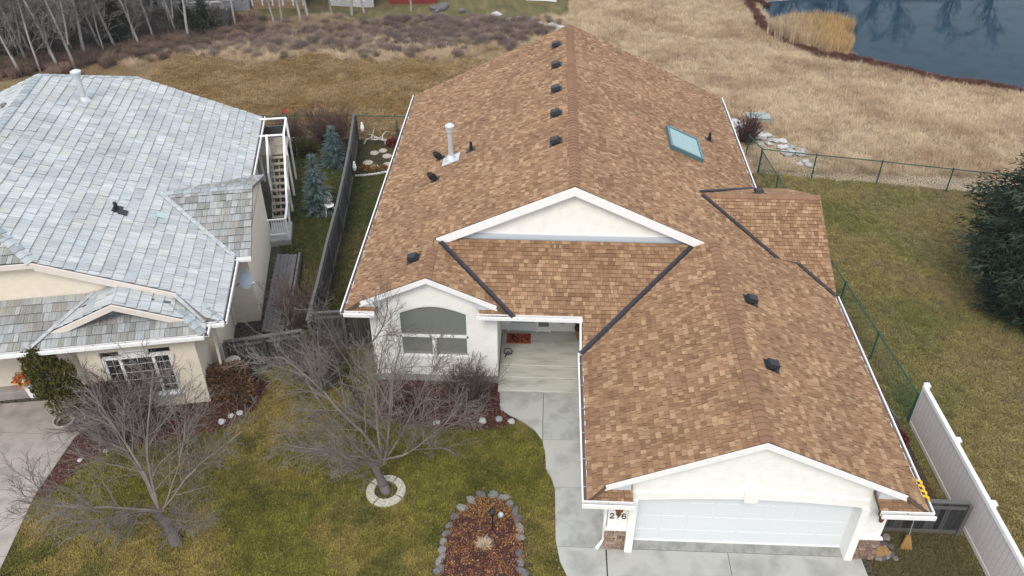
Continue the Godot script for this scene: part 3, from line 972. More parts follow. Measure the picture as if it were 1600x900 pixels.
	var gdoor := part(h, "garage_door", gd, M.door_white)
	for r in 4:
		for c in 8:
			g = MB.new()
			var x0 := 2.6 + c * .69; var y0 := .06 + r * .55
			g.bevel(0, .62, 0, .007, 0, .44, .006)
			var pn := part(gdoor, "panel", g, M.door_white)
			pn.transform = Transform3D(Basis(V(1, 0, 0), V(0, 0, 1), V(0, -1, 0)), V(x0, y0 + .47, -14.5))
	g = MB.new()
	g.span(2.56, 8.14, .03, .09, -14.5, -14.47)
	part(gdoor, "weather_seal", g, M.trim)
	stones_on(h, V(1.86, .03, -14.18), V(1, 0, 0), V(0, 1, 0), .5, .86, V(0, 0, 1), 7)
	stones_on(h, V(1.86, .03, -14.55), V(0, 0, 1), V(0, 1, 0), .4, .86, V(-1, 0, 0), 7)
	stones_on(h, V(8.34, .03, -14.18), V(1, 0, 0), V(0, 1, 0), .6, .86, V(0, 0, 1), 7)
	f = MB.new(); f.bevel(1.8, 2.36, .89, .95, -14.2, -14.1, .02)
	part(h, "stone_cap", f, M.stucco)
	f = MB.new(); f.bevel(8.34, 8.96, .89, .95, -14.2, -14.1, .02)
	part(h, "stone_cap", f, M.stucco)
	lantern(h, V(2.1, 1.82, -14.15)); lantern(h, V(8.66, 1.95, -14.15))
	var tm := TextMesh.new()
	tm.text = "276"
	var sf := SystemFont.new(); sf.font_names = PackedStringArray(["Droid Serif"])
	tm.font = sf; tm.font_size = 64; tm.pixel_size = .0042; tm.depth = .02
	tm.material = mat(.05, .05, .045, .5)
	var num := inst(h, "house_number", tm, Transform3D(Basis(), V(2.11, 1.4, -14.165)))
	# downspout on the garage corner
	f = MB.new()
	f.bar(V(1.4, 2.58, -13.85), V(1.8, 2.3, -14.3), .07, .07); f.bar(V(1.8, 2.3, -14.3), V(1.8, .2, -14.3), .07, .07, V(1, 0, 0)); f.bar(V(1.8, .2, -14.3), V(1.62, .1, -14.1), .07, .07)
	part(h, "downspout", f, M.trim)
	# roofs
	var S: Dictionary = M.style
	roof(h, "main_roof_left", [V(rx, rh, -36.9), V(rx, rh, -22.5), V(bx, bh, -22.5), V(bx, bh, -20.35), V(-5.55, pl.call(-5.55), -20.35), V(-6.03, he, -20.1), V(-6.03, he, -36.2)], S, 20)
	roof(h, "main_roof_right", [V(rx, rh, -36.9), V(rx, rh, -22.5), V(gx, pl.call(gx), -22.5), V(gx, pl.call(gx), -22.3), V(7.86, he, -22.3), V(7.86, he, -36.6)], S, 0)
	roof(h, "bay_roof", [V(bx, bh, -20.35), V(bx, bh, -22.52), V(-3.42, bp.call(-3.42), -22.6), V(-.97, he, -20.15), V(-1.4, bp.call(-1.4), -20.35)], S, 20)
	roof(h, "entry_roof", [V(-.97, he, -20.15), V(1.24, he, -20.15), V(1.24, ep.call(-19.05), -19.05), V(4.79, ep.call(-22.6), -22.6), V(-3.42, ep.call(-22.6), -22.6)], S, 60)
	roof(h, "garage_roof_left", [V(gx, gh, -13.9), V(1.7, gp.call(1.7), -13.9), V(1.24, 2.7, -13.55), V(1.24, 2.7, -19.05), V(4.79, gp.call(4.79), -22.6), V(gx, gh, -22.6)], S, 110)
	roof(h, "garage_roof_right", [V(gx, gh, -13.9), V(8.98, gp.call(8.98), -13.9), V(9.44, 2.7, -13.55), V(9.44, 2.7, -22.24), V(8.4, gp.call(8.4), -23.28), V(gx, gh, -22.45)], S, 90)
	roof(h, "wing_roof_front", [V(5.4, wh, wz), V(9.5, wh, wz), V(9.5, wp.call(-22.1), -22.1), V(9.44, wp.call(-22.24), -22.24), V(8.4, wp.call(-23.28), -23.28), V(7.86, wp.call(-23.34), -23.34)], S, 0)
	roof(h, "wing_roof_back", [V(5.4, wh, wz), V(9.5, wh, wz), V(9.2, wp.call(-28.2), -28.2), V(7.86, wp.call(-28.2), -28.2)], S, 0)
	w = MB.new()
	w.span(7.3, 9.1, 0, 2.5, -28.0, -23.0)
	w.prism(PackedVector2Array([Vector2(-28, 2.4), Vector2(-23, 2.4), Vector2(-22.6, 2.65), Vector2(wz, wh - .14), Vector2(-28, 3.0)]), V(9.0, 0, 0), V(0, 0, 1), V(0, 1, 0), V(.1, 0, 0))
	part(h, "wing_wall", w, M.stucco)
	# step between main slope and garage slope
	w = MB.new()
	w.prism(PackedVector2Array([Vector2(gx, gh - .02), Vector2(8.4, gp.call(8.4) - .02), Vector2(8.4, gp.call(8.4) - .4), Vector2(gx, gh - .5)]), V(0, 0, -21.04), V(1, 0, -.271), V(0, 1, 0), V(0, 0, .05))
	part(h, "step_flashing", w, M.deck)
	# returns under the gables
	for r in [[1.24, 2.36, 2.7, -13.55, 1], [9.44, 8.3, 2.7, -13.55, 1], [-6.03, -5.1, he, -20.1, 1], [-.97, -1.9, he, -20.1, 1]]:
		roof(h, "return_roof", [V(r[0], r[2] - .05, r[3]), V(r[1], r[2] - .05, r[3]), V(r[1], r[2] + .05, r[3] - .62), V(r[0] + signf(r[1] - r[0]) * .35, r[2] + .05, r[3] - .62)], S, 0)
	# big front gable
	w = MB.new()
	w.prism(PackedVector2Array([Vector2(-3.2, 4.2), Vector2(5.0, 4.2), Vector2(5.0, pl.call(5.0) - .12), Vector2(rx, rh - .12), Vector2(-3.2, pl.call(-3.2) - .12)]), V(0, 0, -22.85), V(1, 0, 0), V(0, 1, 0), V(0, 0, .1))
	part(h, "gable_wall", w, M.stucco)
	rake(h, V(-3.42, pl.call(-3.42), -22.52), V(rx, rh, -22.52), .3); rake(h, V(rx, rh, -22.52), V(5.12, pl.call(5.12), -22.52), .3)
	w = MB.new()
	w.span(-3.0, 4.7, ep.call(-22.7) - .1, ep.call(-22.7) + .1, -22.74, -22.7)
	part(h, "base_flashing", w, M.clad)
	rake(h, V(1.66, gp.call(1.66), -13.93), V(gx, gh, -13.93), .19); rake(h, V(gx, gh, -13.93), V(9.0, gp.call(9.0), -13.93), .19)
	rake(h, V(-5.62, pl.call(-5.62), -20.38), V(bx, bh, -20.38), .19); rake(h, V(bx, bh, -20.38), V(-1.36, bp.call(-1.36), -20.38), .19)
	rake(h, V(rx, rh, -36.94), V(-6.03, he, -36.25), .22); rake(h, V(rx, rh, -36.94), V(7.86, he, -36.65), .22)
	# boxed ends of the rakes
	for b in [[1.66, gp.call(1.66), -13.93, 1], [9.0, gp.call(9.0), -13.93, -1], [-5.62, pl.call(-5.62), -20.38, 1], [-1.36, bp.call(-1.36), -20.38, -1]]:
		w = MB.new()
		var sx: float = b[3]
		w.prism(PackedVector2Array([Vector2(0, -.1), Vector2(.66 * sx, .66 * P - .1), Vector2(.66 * sx, -.19), Vector2(0, -.19)]), V(b[0], b[1], b[2] - .3), V(1, 0, 0), V(0, 1, 0), V(0, 0, .31))
		part(h, "soffit_box", w, M.clad)
	# soffits
	w = MB.new()
	for s in [[-6.0, -5.4, 3.02, -36.2, -20.2], [7.3, 7.84, 3.02, -36.4, -28.2]]: w.span(s[0], s[1], s[2], s[2] + .04, s[3], s[4])
	w.span(1.28, 1.86, 2.5, 2.54, -19.1, -13.6); w.span(8.9, 9.4, 2.5, 2.54, -22.3, -13.6)
	w.span(-1.38, 1.86, 2.96, 3.0, -23.5, -20.2)
	w.prism(PackedVector2Array([Vector2(1.7, gp.call(1.7) - .2), Vector2(gx, gh - .2), Vector2(9.0, gp.call(9.0) - .2), Vector2(9.0, gp.call(9.0) - .23), Vector2(gx, gh - .23), Vector2(1.7, gp.call(1.7) - .23)]), V(0, 0, -14.2), V(1, 0, 0), V(0, 1, 0), V(0, 0, .27))
	part(h, "soffit", w, M.trim)
	# gutters
	gutter(h, V(-6.03, he, -36.2), V(-6.03, he, -20.1), V(-1, 0, 0)); gutter(h, V(7.86, he, -36.6), V(7.86, he, -28.2), V(1, 0, 0))
	gutter(h, V(-6.03, he, -20.1), V(-5.1, he, -20.1), V(0, 0, 1)); gutter(h, V(-1.95, he, -20.13), V(1.24, he, -20.13), V(0, 0, 1))
	gutter(h, V(1.24, 2.7, -19.05), V(1.24, 2.7, -13.55), V(-1, 0, 0)); gutter(h, V(9.44, 2.7, -22.2), V(9.44, 2.7, -13.55), V(1, 0, 0))
	gutter(h, V(1.12, 2.7, -13.55), V(2.36, 2.7, -13.55), V(0, 0, 1)); gutter(h, V(8.3, 2.7, -13.55), V(9.56, 2.7, -13.55), V(0, 0, 1))
	rake_side(h, V(1.21, he, -20.15), V(1.21, 2.7, -19.05))
	# caps and valleys
	caps(h, V(rx, rh, -22.5), V(rx, rh, -36.9), P * .9, .17, .21, M.capcols, M.shingle, "cap")
	caps(h, V(gx, gh, -13.9), V(gx, gh, -22.6), P * .9, .17, .21, M.capcols, M.shingle, "cap")
	caps(h, V(bx, bh, -20.35), V(bx, bh, -22.2), P * .9, .17, .21, M.capcols, M.shingle, "cap")
	caps(h, V(9.5, wh, wz), V(5.45, wh, wz), P * .9, .17, .21, M.capcols, M.shingle, "cap")
	valley(h, V(-.85, he - .04, -20.05), V(-3.3, bp.call(-3.3), -22.45)); valley(h, V(1.2, 2.69, -19.0), V(4.7, gp.call(4.7), -22.5))
	valley(h, V(5.45, wh - .01, -25.72), V(7.86, he, -23.34), .13); valley(h, V(7.86, he + .02, -23.34), V(8.4, gp.call(8.4), -23.28), .08); valley(h, V(8.4, gp.call(8.4), -23.28), V(9.46, 2.68, -22.2), .13)
	valley(h, V(5.4, wh, -25.9), V(7.86, he, -28.2), .13)
	# things on the roof
	var nl := V(-P, 1, 0).normalized(); var dl := V(-1, -P, 0).normalized()
	var nr := V(P, 1, 0).normalized(); var drr := V(1, -P, 0).normalized()
	for z in [-34.95, -32.7, -30.3, -28.15, -25.95]: roof_vent(h, V(.34, pl.call(.34), z), dl, nl)
	roof_vent(h, V(-4.04, pl.call(-4.04), -21.68), dl, nl, .95)
	roof_vent(h, V(6.03, gp.call(6.03), -19.77), drr, nr, .95); roof_vent(h, V(6.06, gp.call(6.06), -16.95), drr, nr, .95)
	roof_vent(h, V(7.55, wp.call(-26.35), -26.35), V(0, -P, -1).normalized(), V(0, 1, -P).normalized(), .95)
	plumbing_vent(h, V(-3.94, pl.call(-3.94), -28.3), nl, dl, true); plumbing_vent(h, V(-2.76, pl.call(-2.76), -28.0), nl, dl, false)
	plumbing_vent(h, V(-3.96, pl.call(-3.96), -26.7), nl, dl, true); plumbing_vent(h, V(6.5, pl.call(6.5), -30.97), nr, drr, false)
	var pb := V(-3.49, pl.call(-3.49), -27.85)
	g = MB.new()
	g.lathe(pb, [Vector2(.26, -.12), Vector2(.2, .06), Vector2(.12, .2), Vector2(.095, .2), Vector2(.095, 1.12), Vector2(.14, 1.14), Vector2(.14, 1.3), Vector2(.17, 1.32), Vector2(.17, 1.38), Vector2(.1, 1.44), Vector2(0, 1.45)], 16)
	g.box(pb + nl * .022, V(.62, .012, .7), Basis(V(0, 0, 1), nl, V(0, 0, 1).cross(nl)))
	tag(part(h, "flue_pipe", g, M.galv), "tall pale galvanised flue pipe with a round cap")
	# skylight
	var sb := Basis(drr, nr, V(0, 0, 1) * 1.0)
	var sc := V(5.2, pl.call(5.2), -29.3)
	g = MB.new()
	for s in [-1.0, 1.0]:
		g.box(sc + nr * .08 + drr * .66 * s, V(.09, .17, 1.72), sb); g.box(sc + nr * .08 + V(0, 0, .82 * s), V(1.3, .17, .09), sb)
	var sk := part(h, "skylight", g, mat(.07, .14, .16, .35))
	g = MB.new(); g.box(sc + nr * .13, V(1.26, .02, 1.58), sb)
	part(sk, "pane", g, M.sky_glass)
func rake_side(parent: Node3D, p0: Vector3, p1: Vector3):
	var mb := MB.new()
	mb.prism(PackedVector2Array([Vector2(0, 0), Vector2(1, 0), Vector2(1, -1), Vector2(0, -1)]), p0, p1 - p0, V(0, .18, 0), V(-.05, 0, 0))
	part(parent, "rake_board", mb, M.trim)

# ---------------------------------------------------------------- the grey-roofed house next door; local z runs towards the street
func N(x: float, y: float, l: float) -> Vector3: return Vector3(x, y, -l)
func make_neighbour():
	var h := thing("house", "cream stucco house with pale grey tiled roof beside the brown one", "house", V(-10.55, 0, -19.26), deg_to_rad(11.3))
	var mp := func(x: float) -> float: return 3.0 + .41 * (.9 - x)
	var w := MB.new()
	w.span(-3.4, -2.85, 0, 2.9, -1.4, -.12); w.span(-.12, 0, 0, 2.9, -1.4, -.12)
	w.span(-3.4, -2.8, 0, 2.9, -.12, 0); w.span(-.75, 0, 0, 2.9, -.12, 0); w.span(-2.8, -.75, 0, .55, -.12, 0); w.span(-2.8, -.75, 2.42, 2.9, -.12, 0)
	part(h, "bay_wall", w, M.stucco_nb)
	w = MB.new(); w.span(-2.7, -.85, .6, 2.4, -.5, -.48)
	part(h, "curtain", w, mat(.16, .165, .165, .9))
	window(h, "front_window", N(-2.74, .58, .05), V(1, 0, 0), V(0, 1, 0), 1.93, 1.56, [.24, .5, .26], 1, M.glass_dark, M.trim, V(0, 0, -.02), [2, 5])
	window(h, "transom_window", N(-2.2, 2.24, .05), V(1, 0, 0), V(0, 1, 0), .75, .15, [1.0], 1, M.glass_dark, M.trim, V(0, 0, -.02), [5, 1])
	w = MB.new(); w.bevel(-2.85, -.7, .5, .57, -.02, .05, .012)
	part(h, "window_sill", w, M.trim)
	w = MB.new()
	w.span(-9, .35, 0, 2.9, -14.4, -1.4)
	w.span(.35, 1.23, 0, 2.9, -9.4, -4.05)
	part(h, "main_wall", w, M.stucco_nb)
	w = MB.new()
	w.prism(PackedVector2Array([Vector2(-9.6, 2.5), Vector2(.2, 2.5), Vector2(.2, mp.call(.2) - .12), Vector2(-4.17, mp.call(-4.17) - .12), Vector2(-9.6, mp.call(-4.17) - .12)]), V(0, 0, -1.5), V(1, 0, 0), V(0, 1, 0), V(0, 0, .1))
	part(h, "gable_wall", w, M.stucco_nb)
	w = MB.new()
	w.prism(PackedVector2Array([Vector2(3.9, 2.8), Vector2(9.3, 2.8), Vector2(6.6, 3.95)]), V(1.13, 0, 0), V(0, 0, -1), V(0, 1, 0), V(.1, 0, 0))
	part(h, "wing_gable_wall", w, M.stucco_nb)
	var S: Dictionary = M.style_nb
	var S2: Dictionary = M.style_nb2
	roof(h, "main_roof_right", [N(-6.95, mp.call(-6.95), 13.0), N(-3.91, mp.call(-3.91), 15.3), N(.9, 3.0, 14.9), N(.9, 3.0, .27), N(.45, mp.call(.45), .27), N(-.5, mp.call(-.5), 1.2), N(-4.17, mp.call(-4.17), 1.2), N(-6.95, mp.call(-6.95), 3.98)], S, 170)
	roof(h, "main_roof_left", [N(-6.95, 6.22, 3.98), N(-6.95, 6.22, 13.0), N(-13, 6.22 - .41 * 6.05, 13.0), N(-13, 6.22 - .41 * 6.05, 3.98)], S, 0)
	roof(h, "hip_roof", [N(-6.95, 6.22, 3.98), N(-4.17, 5.08, 1.2), N(-9.73, 5.08, 1.2)], S2, 10)
	roof(h, "porch_roof", [N(-9.5, 3.0, -.28), N(-4.5, 3.0, -.28), N(-2.87, 3.685, 1.38), N(-9.5, 3.685, 1.38)], S2, 45)
	roof(h, "bay_roof_left", [N(-2.05, 4.03, .25), N(-2.05, 4.03, 1.35), N(-2.87, 3.687, 1.35), N(-4.5, 3.0, -.28), N(-3.98, 3.218, .25)], S, 10)
	roof(h, "bay_roof_right", [N(-2.05, 4.03, .25), N(-2.05, 4.03, 1.3), N(-.1, 3.212, 1.15), N(.43, 2.99, .6), N(.43, 2.99, -.28), N(-.1, 3.212, .25)], S, 20)
	roof(h, "bay_skirt_roof", [N(-4.5, 3.0, -.28), N(.43, 3.0, -.28), N(-.6, 3.455, .8), N(-3.5, 3.455, .8)], S2, 45)
	roof(h, "wing_roof_front", [N(-1.75, 4.09, 6.6), N(1.43, 4.09, 6.6), N(1.43, 3.0, 3.75), N(.9, 3.0, 3.75)], S2, 20)
	roof(h, "wing_roof_back", [N(-1.75, 4.09, 6.6), N(1.43, 4.09, 6.6), N(1.43, 3.0, 9.45), N(.9, 3.0, 9.45)], S2, 0)
	w = MB.new()
	w.prism(PackedVector2Array([Vector2(-3.5, 3.3), Vector2(-.6, 3.3), Vector2(-.6, 3.46), Vector2(-2.05, 3.98), Vector2(-3.5, 3.46)]), N(0, 0, .9), V(1, 0, 0), V(0, 1, 0), V(0, 0, .1))
	part(h, "bay_gable_wall", w, M.wood_grey)
	# boards along the gable edges
	w = MB.new()
	var q := PackedVector2Array([Vector2(0, 0), Vector2(1, 0), Vector2(1, -1), Vector2(0, -1)])
	for e in [[N(-4.17, mp.call(-4.17), 1.17), N(-.3, mp.call(-.3), 1.17), .24], [N(-4.05, 3.19, .22), N(-2.05, 4.03, .22), .2], [N(-2.05, 4.03, .22), N(-.1, 3.212, .22), .2], [N(-9.73, 5.08, 1.17), N(-4.17, 5.08, 1.17), .16]]:
		w.prism(q, e[0] - V(0, .01, 0), e[1] - e[0], V(0, e[2], 0), V(0, 0, .045))
	part(h, "rake_board", w, M.trim_nb)
	for e in [[N(-9.5, 3.0, -.28), N(.43, 3.0, -.28), V(0, 0, 1)], [N(.43, 3.0, -.28), N(.43, 3.0, .25), V(1, 0, 0)], [N(.45, 3.0, .27), N(.95, 3.0, .27), V(0, 0, 1)], [N(.9, 3.0, .27), N(.9, 3.0, 3.7), V(1, 0, 0)], [N(.95, 3.0, 3.75), N(1.43, 3.0, 3.75), V(0, 0, 1)], [N(.9, 3.0, 9.5), N(.9, 3.0, 14.9), V(1, 0, 0)]]:
		gutter(h, e[0], e[1], e[2])
	w = MB.new()
	w.span(-9.4, .4, 2.78, 2.82, -.0, .26); w.span(.35, .88, 2.78, 2.82, -3.7, -.3); w.span(-3.4, .35, 2.79, 2.83, -1.4, -.1)
	part(h, "soffit", w, M.trim_nb)
	caps(h, N(-6.95, 6.22, 3.98), N(-6.95, 6.22, 13.0), .3, .17, .3, M.capcols_nb, M.tile, "capn", .035)
	caps(h, N(-4.17, 5.08, 1.2), N(-6.95, 6.22, 3.98), .25, .17, .3, M.capcols_nb, M.tile, "capn", .035)
	caps(h, N(-3.91, mp.call(-3.91), 15.3), N(-6.95, 6.22, 13.0), .25, .13, .3, M.capcols_nb, M.tile, "capn2", .03)
	caps(h, N(.43, 3.0, -.28), N(-.5, 3.4, .7), .25, .14, .3, M.capcols_nb, M.tile, "capn2", .03)
	caps(h, N(.85, 3.02, .3), N(.1, 3.33, 1.0), .25, .14, .3, M.capcols_nb, M.tile, "capn2", .03)
	caps(h, N(1.43, 4.09, 6.6), N(-1.7, 4.09, 6.6), .3, .12, .3, M.capcols_nb, M.tile, "capn2", .03)
	for e in [[N(-4.5, 3.0, -.28), N(-2.87, 3.687, 1.36), .13], [N(.9, 3.0, 3.75), N(-1.75, 4.09, 6.6), .15], [N(.43, 3.0, .3), N(-.5, 3.5, 1.15), .2]]:
		var f := MB.new()
		var x: Vector3 = (e[1] - e[0]).normalized()
		var z := x.cross(Vector3.UP).normalized()
		f.box((e[0] + e[1]) / 2 + V(0, .055, 0), V((e[1] - e[0]).length(), .02, e[2]), Basis(x, z.cross(x), z))
		part(h, "valley_flashing", f, M.flash_nb)
	var nn := V(.41, 1, 0).normalized(); var dn := V(1, -.41, 0).normalized()
	# flue, plumbing vent with patch, patched tile
	var g := MB.new()
	var pb := N(-5.18, mp.call(-5.18), 12.0)
	g.lathe(pb, [Vector2(.24, -.08), Vector2(.13, .12), Vector2(.11, .12), Vector2(.11, .95), Vector2(.15, .97), Vector2(.15, 1.06), Vector2(.2, 1.09), Vector2(.2, 1.15), Vector2(.1, 1.2), Vector2(0, 1.21)], 14)
	part(h, "flue_pipe", g, M.galv)
	g = MB.new()
	pb = N(-2.74, mp.call(-2.74), 4.94)
	g.box(pb + nn * .04, V(.3, .014, .4), Basis(dn, nn, V(0, 0, 1)))
	g.box(pb + nn * .045 + dn * .2 + V(0, 0, .12), V(.28, .014, .3), Basis(dn, nn, V(0, 0, 1)))
	g.tube(pb, pb + V(-.02, .3, 0), .07, .06, 10, Color.WHITE, true)
	part(h, "plumbing_vent", g, M.black)
	g = MB.new()
	pb = N(-1.46, mp.call(-1.46), 5.2)
	g.box(pb + nn * .035, V(.4, .012, .32), Basis(dn, nn, V(0, 0, 1)))
	part(h, "roof_patch", g, mat(.36, .43, .43, .7))
	roof_vent(h, N(-7.5, 6.22 - .41 * .55, 10.6), V(-1, -.41, 0).normalized(), V(-.41, 1, 0).normalized(), .6, M.deck2)
	# downspouts and the meter on the side wall
	g = MB.new()
	g.bar(N(.5, 2.85, .5), N(.42, .2, .62), .07, .07, V(1, 0, 0)); g.bar(N(1.0, 2.85, 3.6), N(.42, 2.4, 3.7), .06, .06); g.bar(N(.42, 2.4, 3.7), N(.42, .2, 3.7), .07, .07, V(1, 0, 0))
	part(h, "downspout", g, M.trim_nb)
	g = MB.new(); g.span(.35, .5, 1.2, 1.75, -3.3, -2.95); g.lathe(N(.5, 1.6, 3.12), [Vector2(.1, -.1), Vector2(.11, .05), Vector2(0, .1)], 10)
	part(h, "electric_meter", g, M.metal)
	# satellite dish on the eave
	var o := h.to_global(N(1.12, 2.66, 2.9))
	var d := thing("satellite_dish", "small grey satellite dish on the eave of the cream house", "satellite dish", o, deg_to_rad(11.3))
	g = MB.new()
	var fc := V(.75, .35, .55).normalized()
	var du := fc.cross(Vector3.UP).normalized(); var dv2 := du.cross(fc)
	for i in 4:
		for k in 18:
			var r0 := .29 * i / 4; var r1 := .29 * (i + 1) / 4
			var a0 := TAU * k / 18; var a1 := TAU * (k + 1) / 18
			var pt := func(r: float, a: float) -> Vector3: return V(.12, 0, 0) + du * cos(a) * r + dv2 * sin(a) * r * 1.12 + fc * r * r * 1.0
			g.quad(pt.call(r0, a0), pt.call(r0, a1), pt.call(r1, a1), pt.call(r1, a0), fc)
	part(d, "reflector", g, mat(.2, .23, .27, .5))
	g = MB.new(); g.tube(V(-.2, -.25, 0), V(.1, 0, 0), .02, .02, 6); g.tube(V(.12, -.28, 0) , V(.12, -.2, 0) + fc * .4, .012, .012, 5); g.box(V(.12, -.18, 0) + fc * .42, V(.06, .06, .1))
	part(d, "feed_arm", g, M.metal)
	# raised deck and its stairs down the side of the house
	var dk := thing("deck_stairs", "white railed wooden stairs and deck along the cream house", "stairs", h.position, deg_to_rad(11.3))
	for i in 10:
		g = MB.new(); g.bevel(.5, 1.95, 2.1, 2.16, -14.6 + i * .17, -14.6 + i * .17 + .155, .008)
		part(dk, "deck_board", g, M.wood_lt)
	for i in 11:
		g = MB.new(); g.bevel(1.28, 1.92, 2.02 - i * .18, 2.06 - i * .18, -12.9 + i * .25, -12.9 + i * .25 + .2, .008)
		part(dk, "tread", g, M.wood_lt)
	for x in [1.26, 1.6, 1.94]:
		g = MB.new(); g.bar(N(x, 1.98, 12.95), N(x, .0, 10.1), .05, .2)
		part(dk, "stringer", g, M.wood_lt)
	for p in [[1.96, 14.5], [1.96, 12.95], [1.96, 11.6], [1.96, 10.2], [1.24, 12.95], [1.24, 11.6], [1.96, 9.15], [1.2, 9.15], [.55, 14.5]]:
		g = MB.new()
		var top: float = 3.05 if p[1] > 12.5 else (2.0 if p[1] > 11 else 1.15)
		g.bevel(p[0] - .04, p[0] + .04, 0.0, top, -p[1] - .04, -p[1] + .04, .015)
		part(dk, "post", g, M.trim)
	for e in [[N(1.96, 3.04, 14.5), N(1.96, 3.04, 12.95)], [N(1.96, 3.04, 12.95), N(1.96, 1.12, 10.2)], [N(1.24, 3.0, 12.95), N(1.24, 1.9, 11.6)], [N(.5, 3.04, 14.55), N(1.96, 3.04, 14.55)], [N(1.2, 1.12, 9.15), N(1.96, 1.12, 9.15)], [N(1.2, .42, 9.15), N(1.96, .42, 9.15)], [N(1.96, 1.12, 10.2), N(1.96, 1.12, 9.15)], [N(.5, 2.98, 13.0), N(1.96, 2.98, 13.0)]]:
		g = MB.new(); g.bar(e[0], e[1], .08, .05)
		part(dk, "rail", g, M.trim)
	for i in 7:
		g = MB.new(); g.bar(N(1.29 + i * .095, .42, 9.15), N(1.29 + i * .095, 1.1, 9.15), .03, .03, V(1, 0, 0))
		part(dk, "baluster", g, M.trim)
	g = MB.new(); g.bevel(1.2, 2.05, 0, .3, -10.3, -8.9, .03)
	part(dk, "landing", g, M.conc2)
	g = MB.new(); g.span(.6, 1.9, 2.2, 2.72, -14.5, -14.46)
	part(dk, "glass_panel", g, M.glass_dark)

# ---------------------------------------------------------------- fences
func board_uv(w: float, hh: float, th: float, col: Color, m: Material) -> ArrayMesh:
	var mb := MB.new()
	var uo := Vector2(rng.randf() * 3, rng.randf() * 3)
	for s in [-1.0, 1.0]:
		mb.quad(V(0, 0, th * s), V(w, 0, th * s), V(w, hh, th * s), V(0, hh, th * s), V(0, 0, s), col, [uo, uo + Vector2(w, 0), uo + Vector2(w, hh * .4), uo + Vector2(0, hh * .4)])
	mb.quad(V(0, 0, -th), V(0, 0, th), V(0, hh, th), V(0, hh, -th), V(-1, 0, 0), col)
	mb.quad(V(w, 0, -th), V(w, 0, th), V(w, hh, th), V(w, hh, -th), V(1, 0, 0), col)
	mb.quad(V(0, hh, -th), V(w, hh, -th), V(w, hh, th), V(0, hh, th), V(0, 1, 0), col)
	return mb.mesh(m)
func board_fence(called: String, label: String, pts: Array, hh: float, bw: float, bm: Material, rm: Material, tones: Array, cap_w: float, post_step: float, gap := .006):
	var t := thing(called, label, "fence")
	var vs := []
	for c in tones: vs.append(board_uv(bw - gap, hh - .08, .012, c, bm))
	for k in pts.size() - 1:
		var a: Vector3 = pts[k]; var b: Vector3 = pts[k + 1]
		var x := (b - a).normalized()
		var z := x.cross(Vector3.UP)
		var bs := Basis(x, Vector3.UP, z)
		var ln := (b - a).length()
		var n := int(ln / bw)
		for i in n: inst(t, "board", pick(vs), Transform3D(bs, a + x * (i * ln / n) + Vector3.UP * rng.randf_range(.02, .04)))
		var mb := MB.new()
		mb.bar(a + Vector3.UP * hh, b + Vector3.UP * hh, cap_w, .045)
		part(t, "top_rail", mb, rm)
		mb = MB.new()
		mb.bar(a + Vector3.UP * .12 + z * .035, b + Vector3.UP * .12 + z * .035, .045, .1)
		part(t, "bottom_rail", mb, rm)
		mb = MB.new()
		mb.bar(a + Vector3.UP * (hh - .2) + z * .035, b + Vector3.UP * (hh - .2) + z * .035, .04, .09)
		part(t, "upper_rail", mb, rm)
		var np := maxi(1, int(ln / post_step))
		for i in np + 1:
			mb = MB.new()
			var p := a + x * ln * i / np + z * .06
			mb.bevel(-.05, .05, -.1, hh - .03, -.05, .05, .01)
			var o := part(t, "post", mb, rm)
			o.transform = Transform3D(bs, p)
	return t
func chain_fence(label: String, pts: Array, hh: float, step: float):
	var t := thing("chain_link_fence", label, "fence")
	var mesh := MB.new()
	for k in pts.size() - 1:
		var a: Vector3 = pts[k]; var b: Vector3 = pts[k + 1]
		var x := (b - a).normalized()
		var ln := (b - a).length()
		var g := MB.new()
		g.tube(a + V(0, hh, 0), b + V(0, hh, 0), .024, .024, 6)
		part(t, "top_rail", g, M.green_metal)
		var n := maxi(1, int(round(ln / step)))
		for i in n + 1:
			if i == n and k < pts.size() - 2: continue
			g = MB.new()
			var p := a + x * ln * i / n
			g.tube(p - V(0, .1, 0), p + V(0, hh + .03, 0), .03, .03, 8)
			g.lathe(p + V(0, hh + .03, 0), [Vector2(.036, 0), Vector2(.03, .03), Vector2(0, .045)], 8)
			part(t, "post", g, M.green_metal)
		var pitch := .075
		var i := -int(hh / pitch) - 1
		while i * pitch < ln:
			for s in [0, 1]:
				var x0 := i * pitch; var x1 := i * pitch + hh
				var y0 := .04; var y1 := hh
				if x0 < 0: y0 += -x0; x0 = 0
				if x1 > ln: y1 -= x1 - ln; x1 = ln
				if x1 - x0 > .02 and y1 > y0:
					var ya := y0 if s == 0 else hh + .04 - y0
					var yb := y1 if s == 0 else hh + .04 - y1
					mesh.tube(a + x * x0 + V(0, ya, 0), a + x * x1 + V(0, yb, 0), .0019, .0019, 3)
			i += 1
	part(t, "wire_mesh", mesh, M.green_metal)
	return t
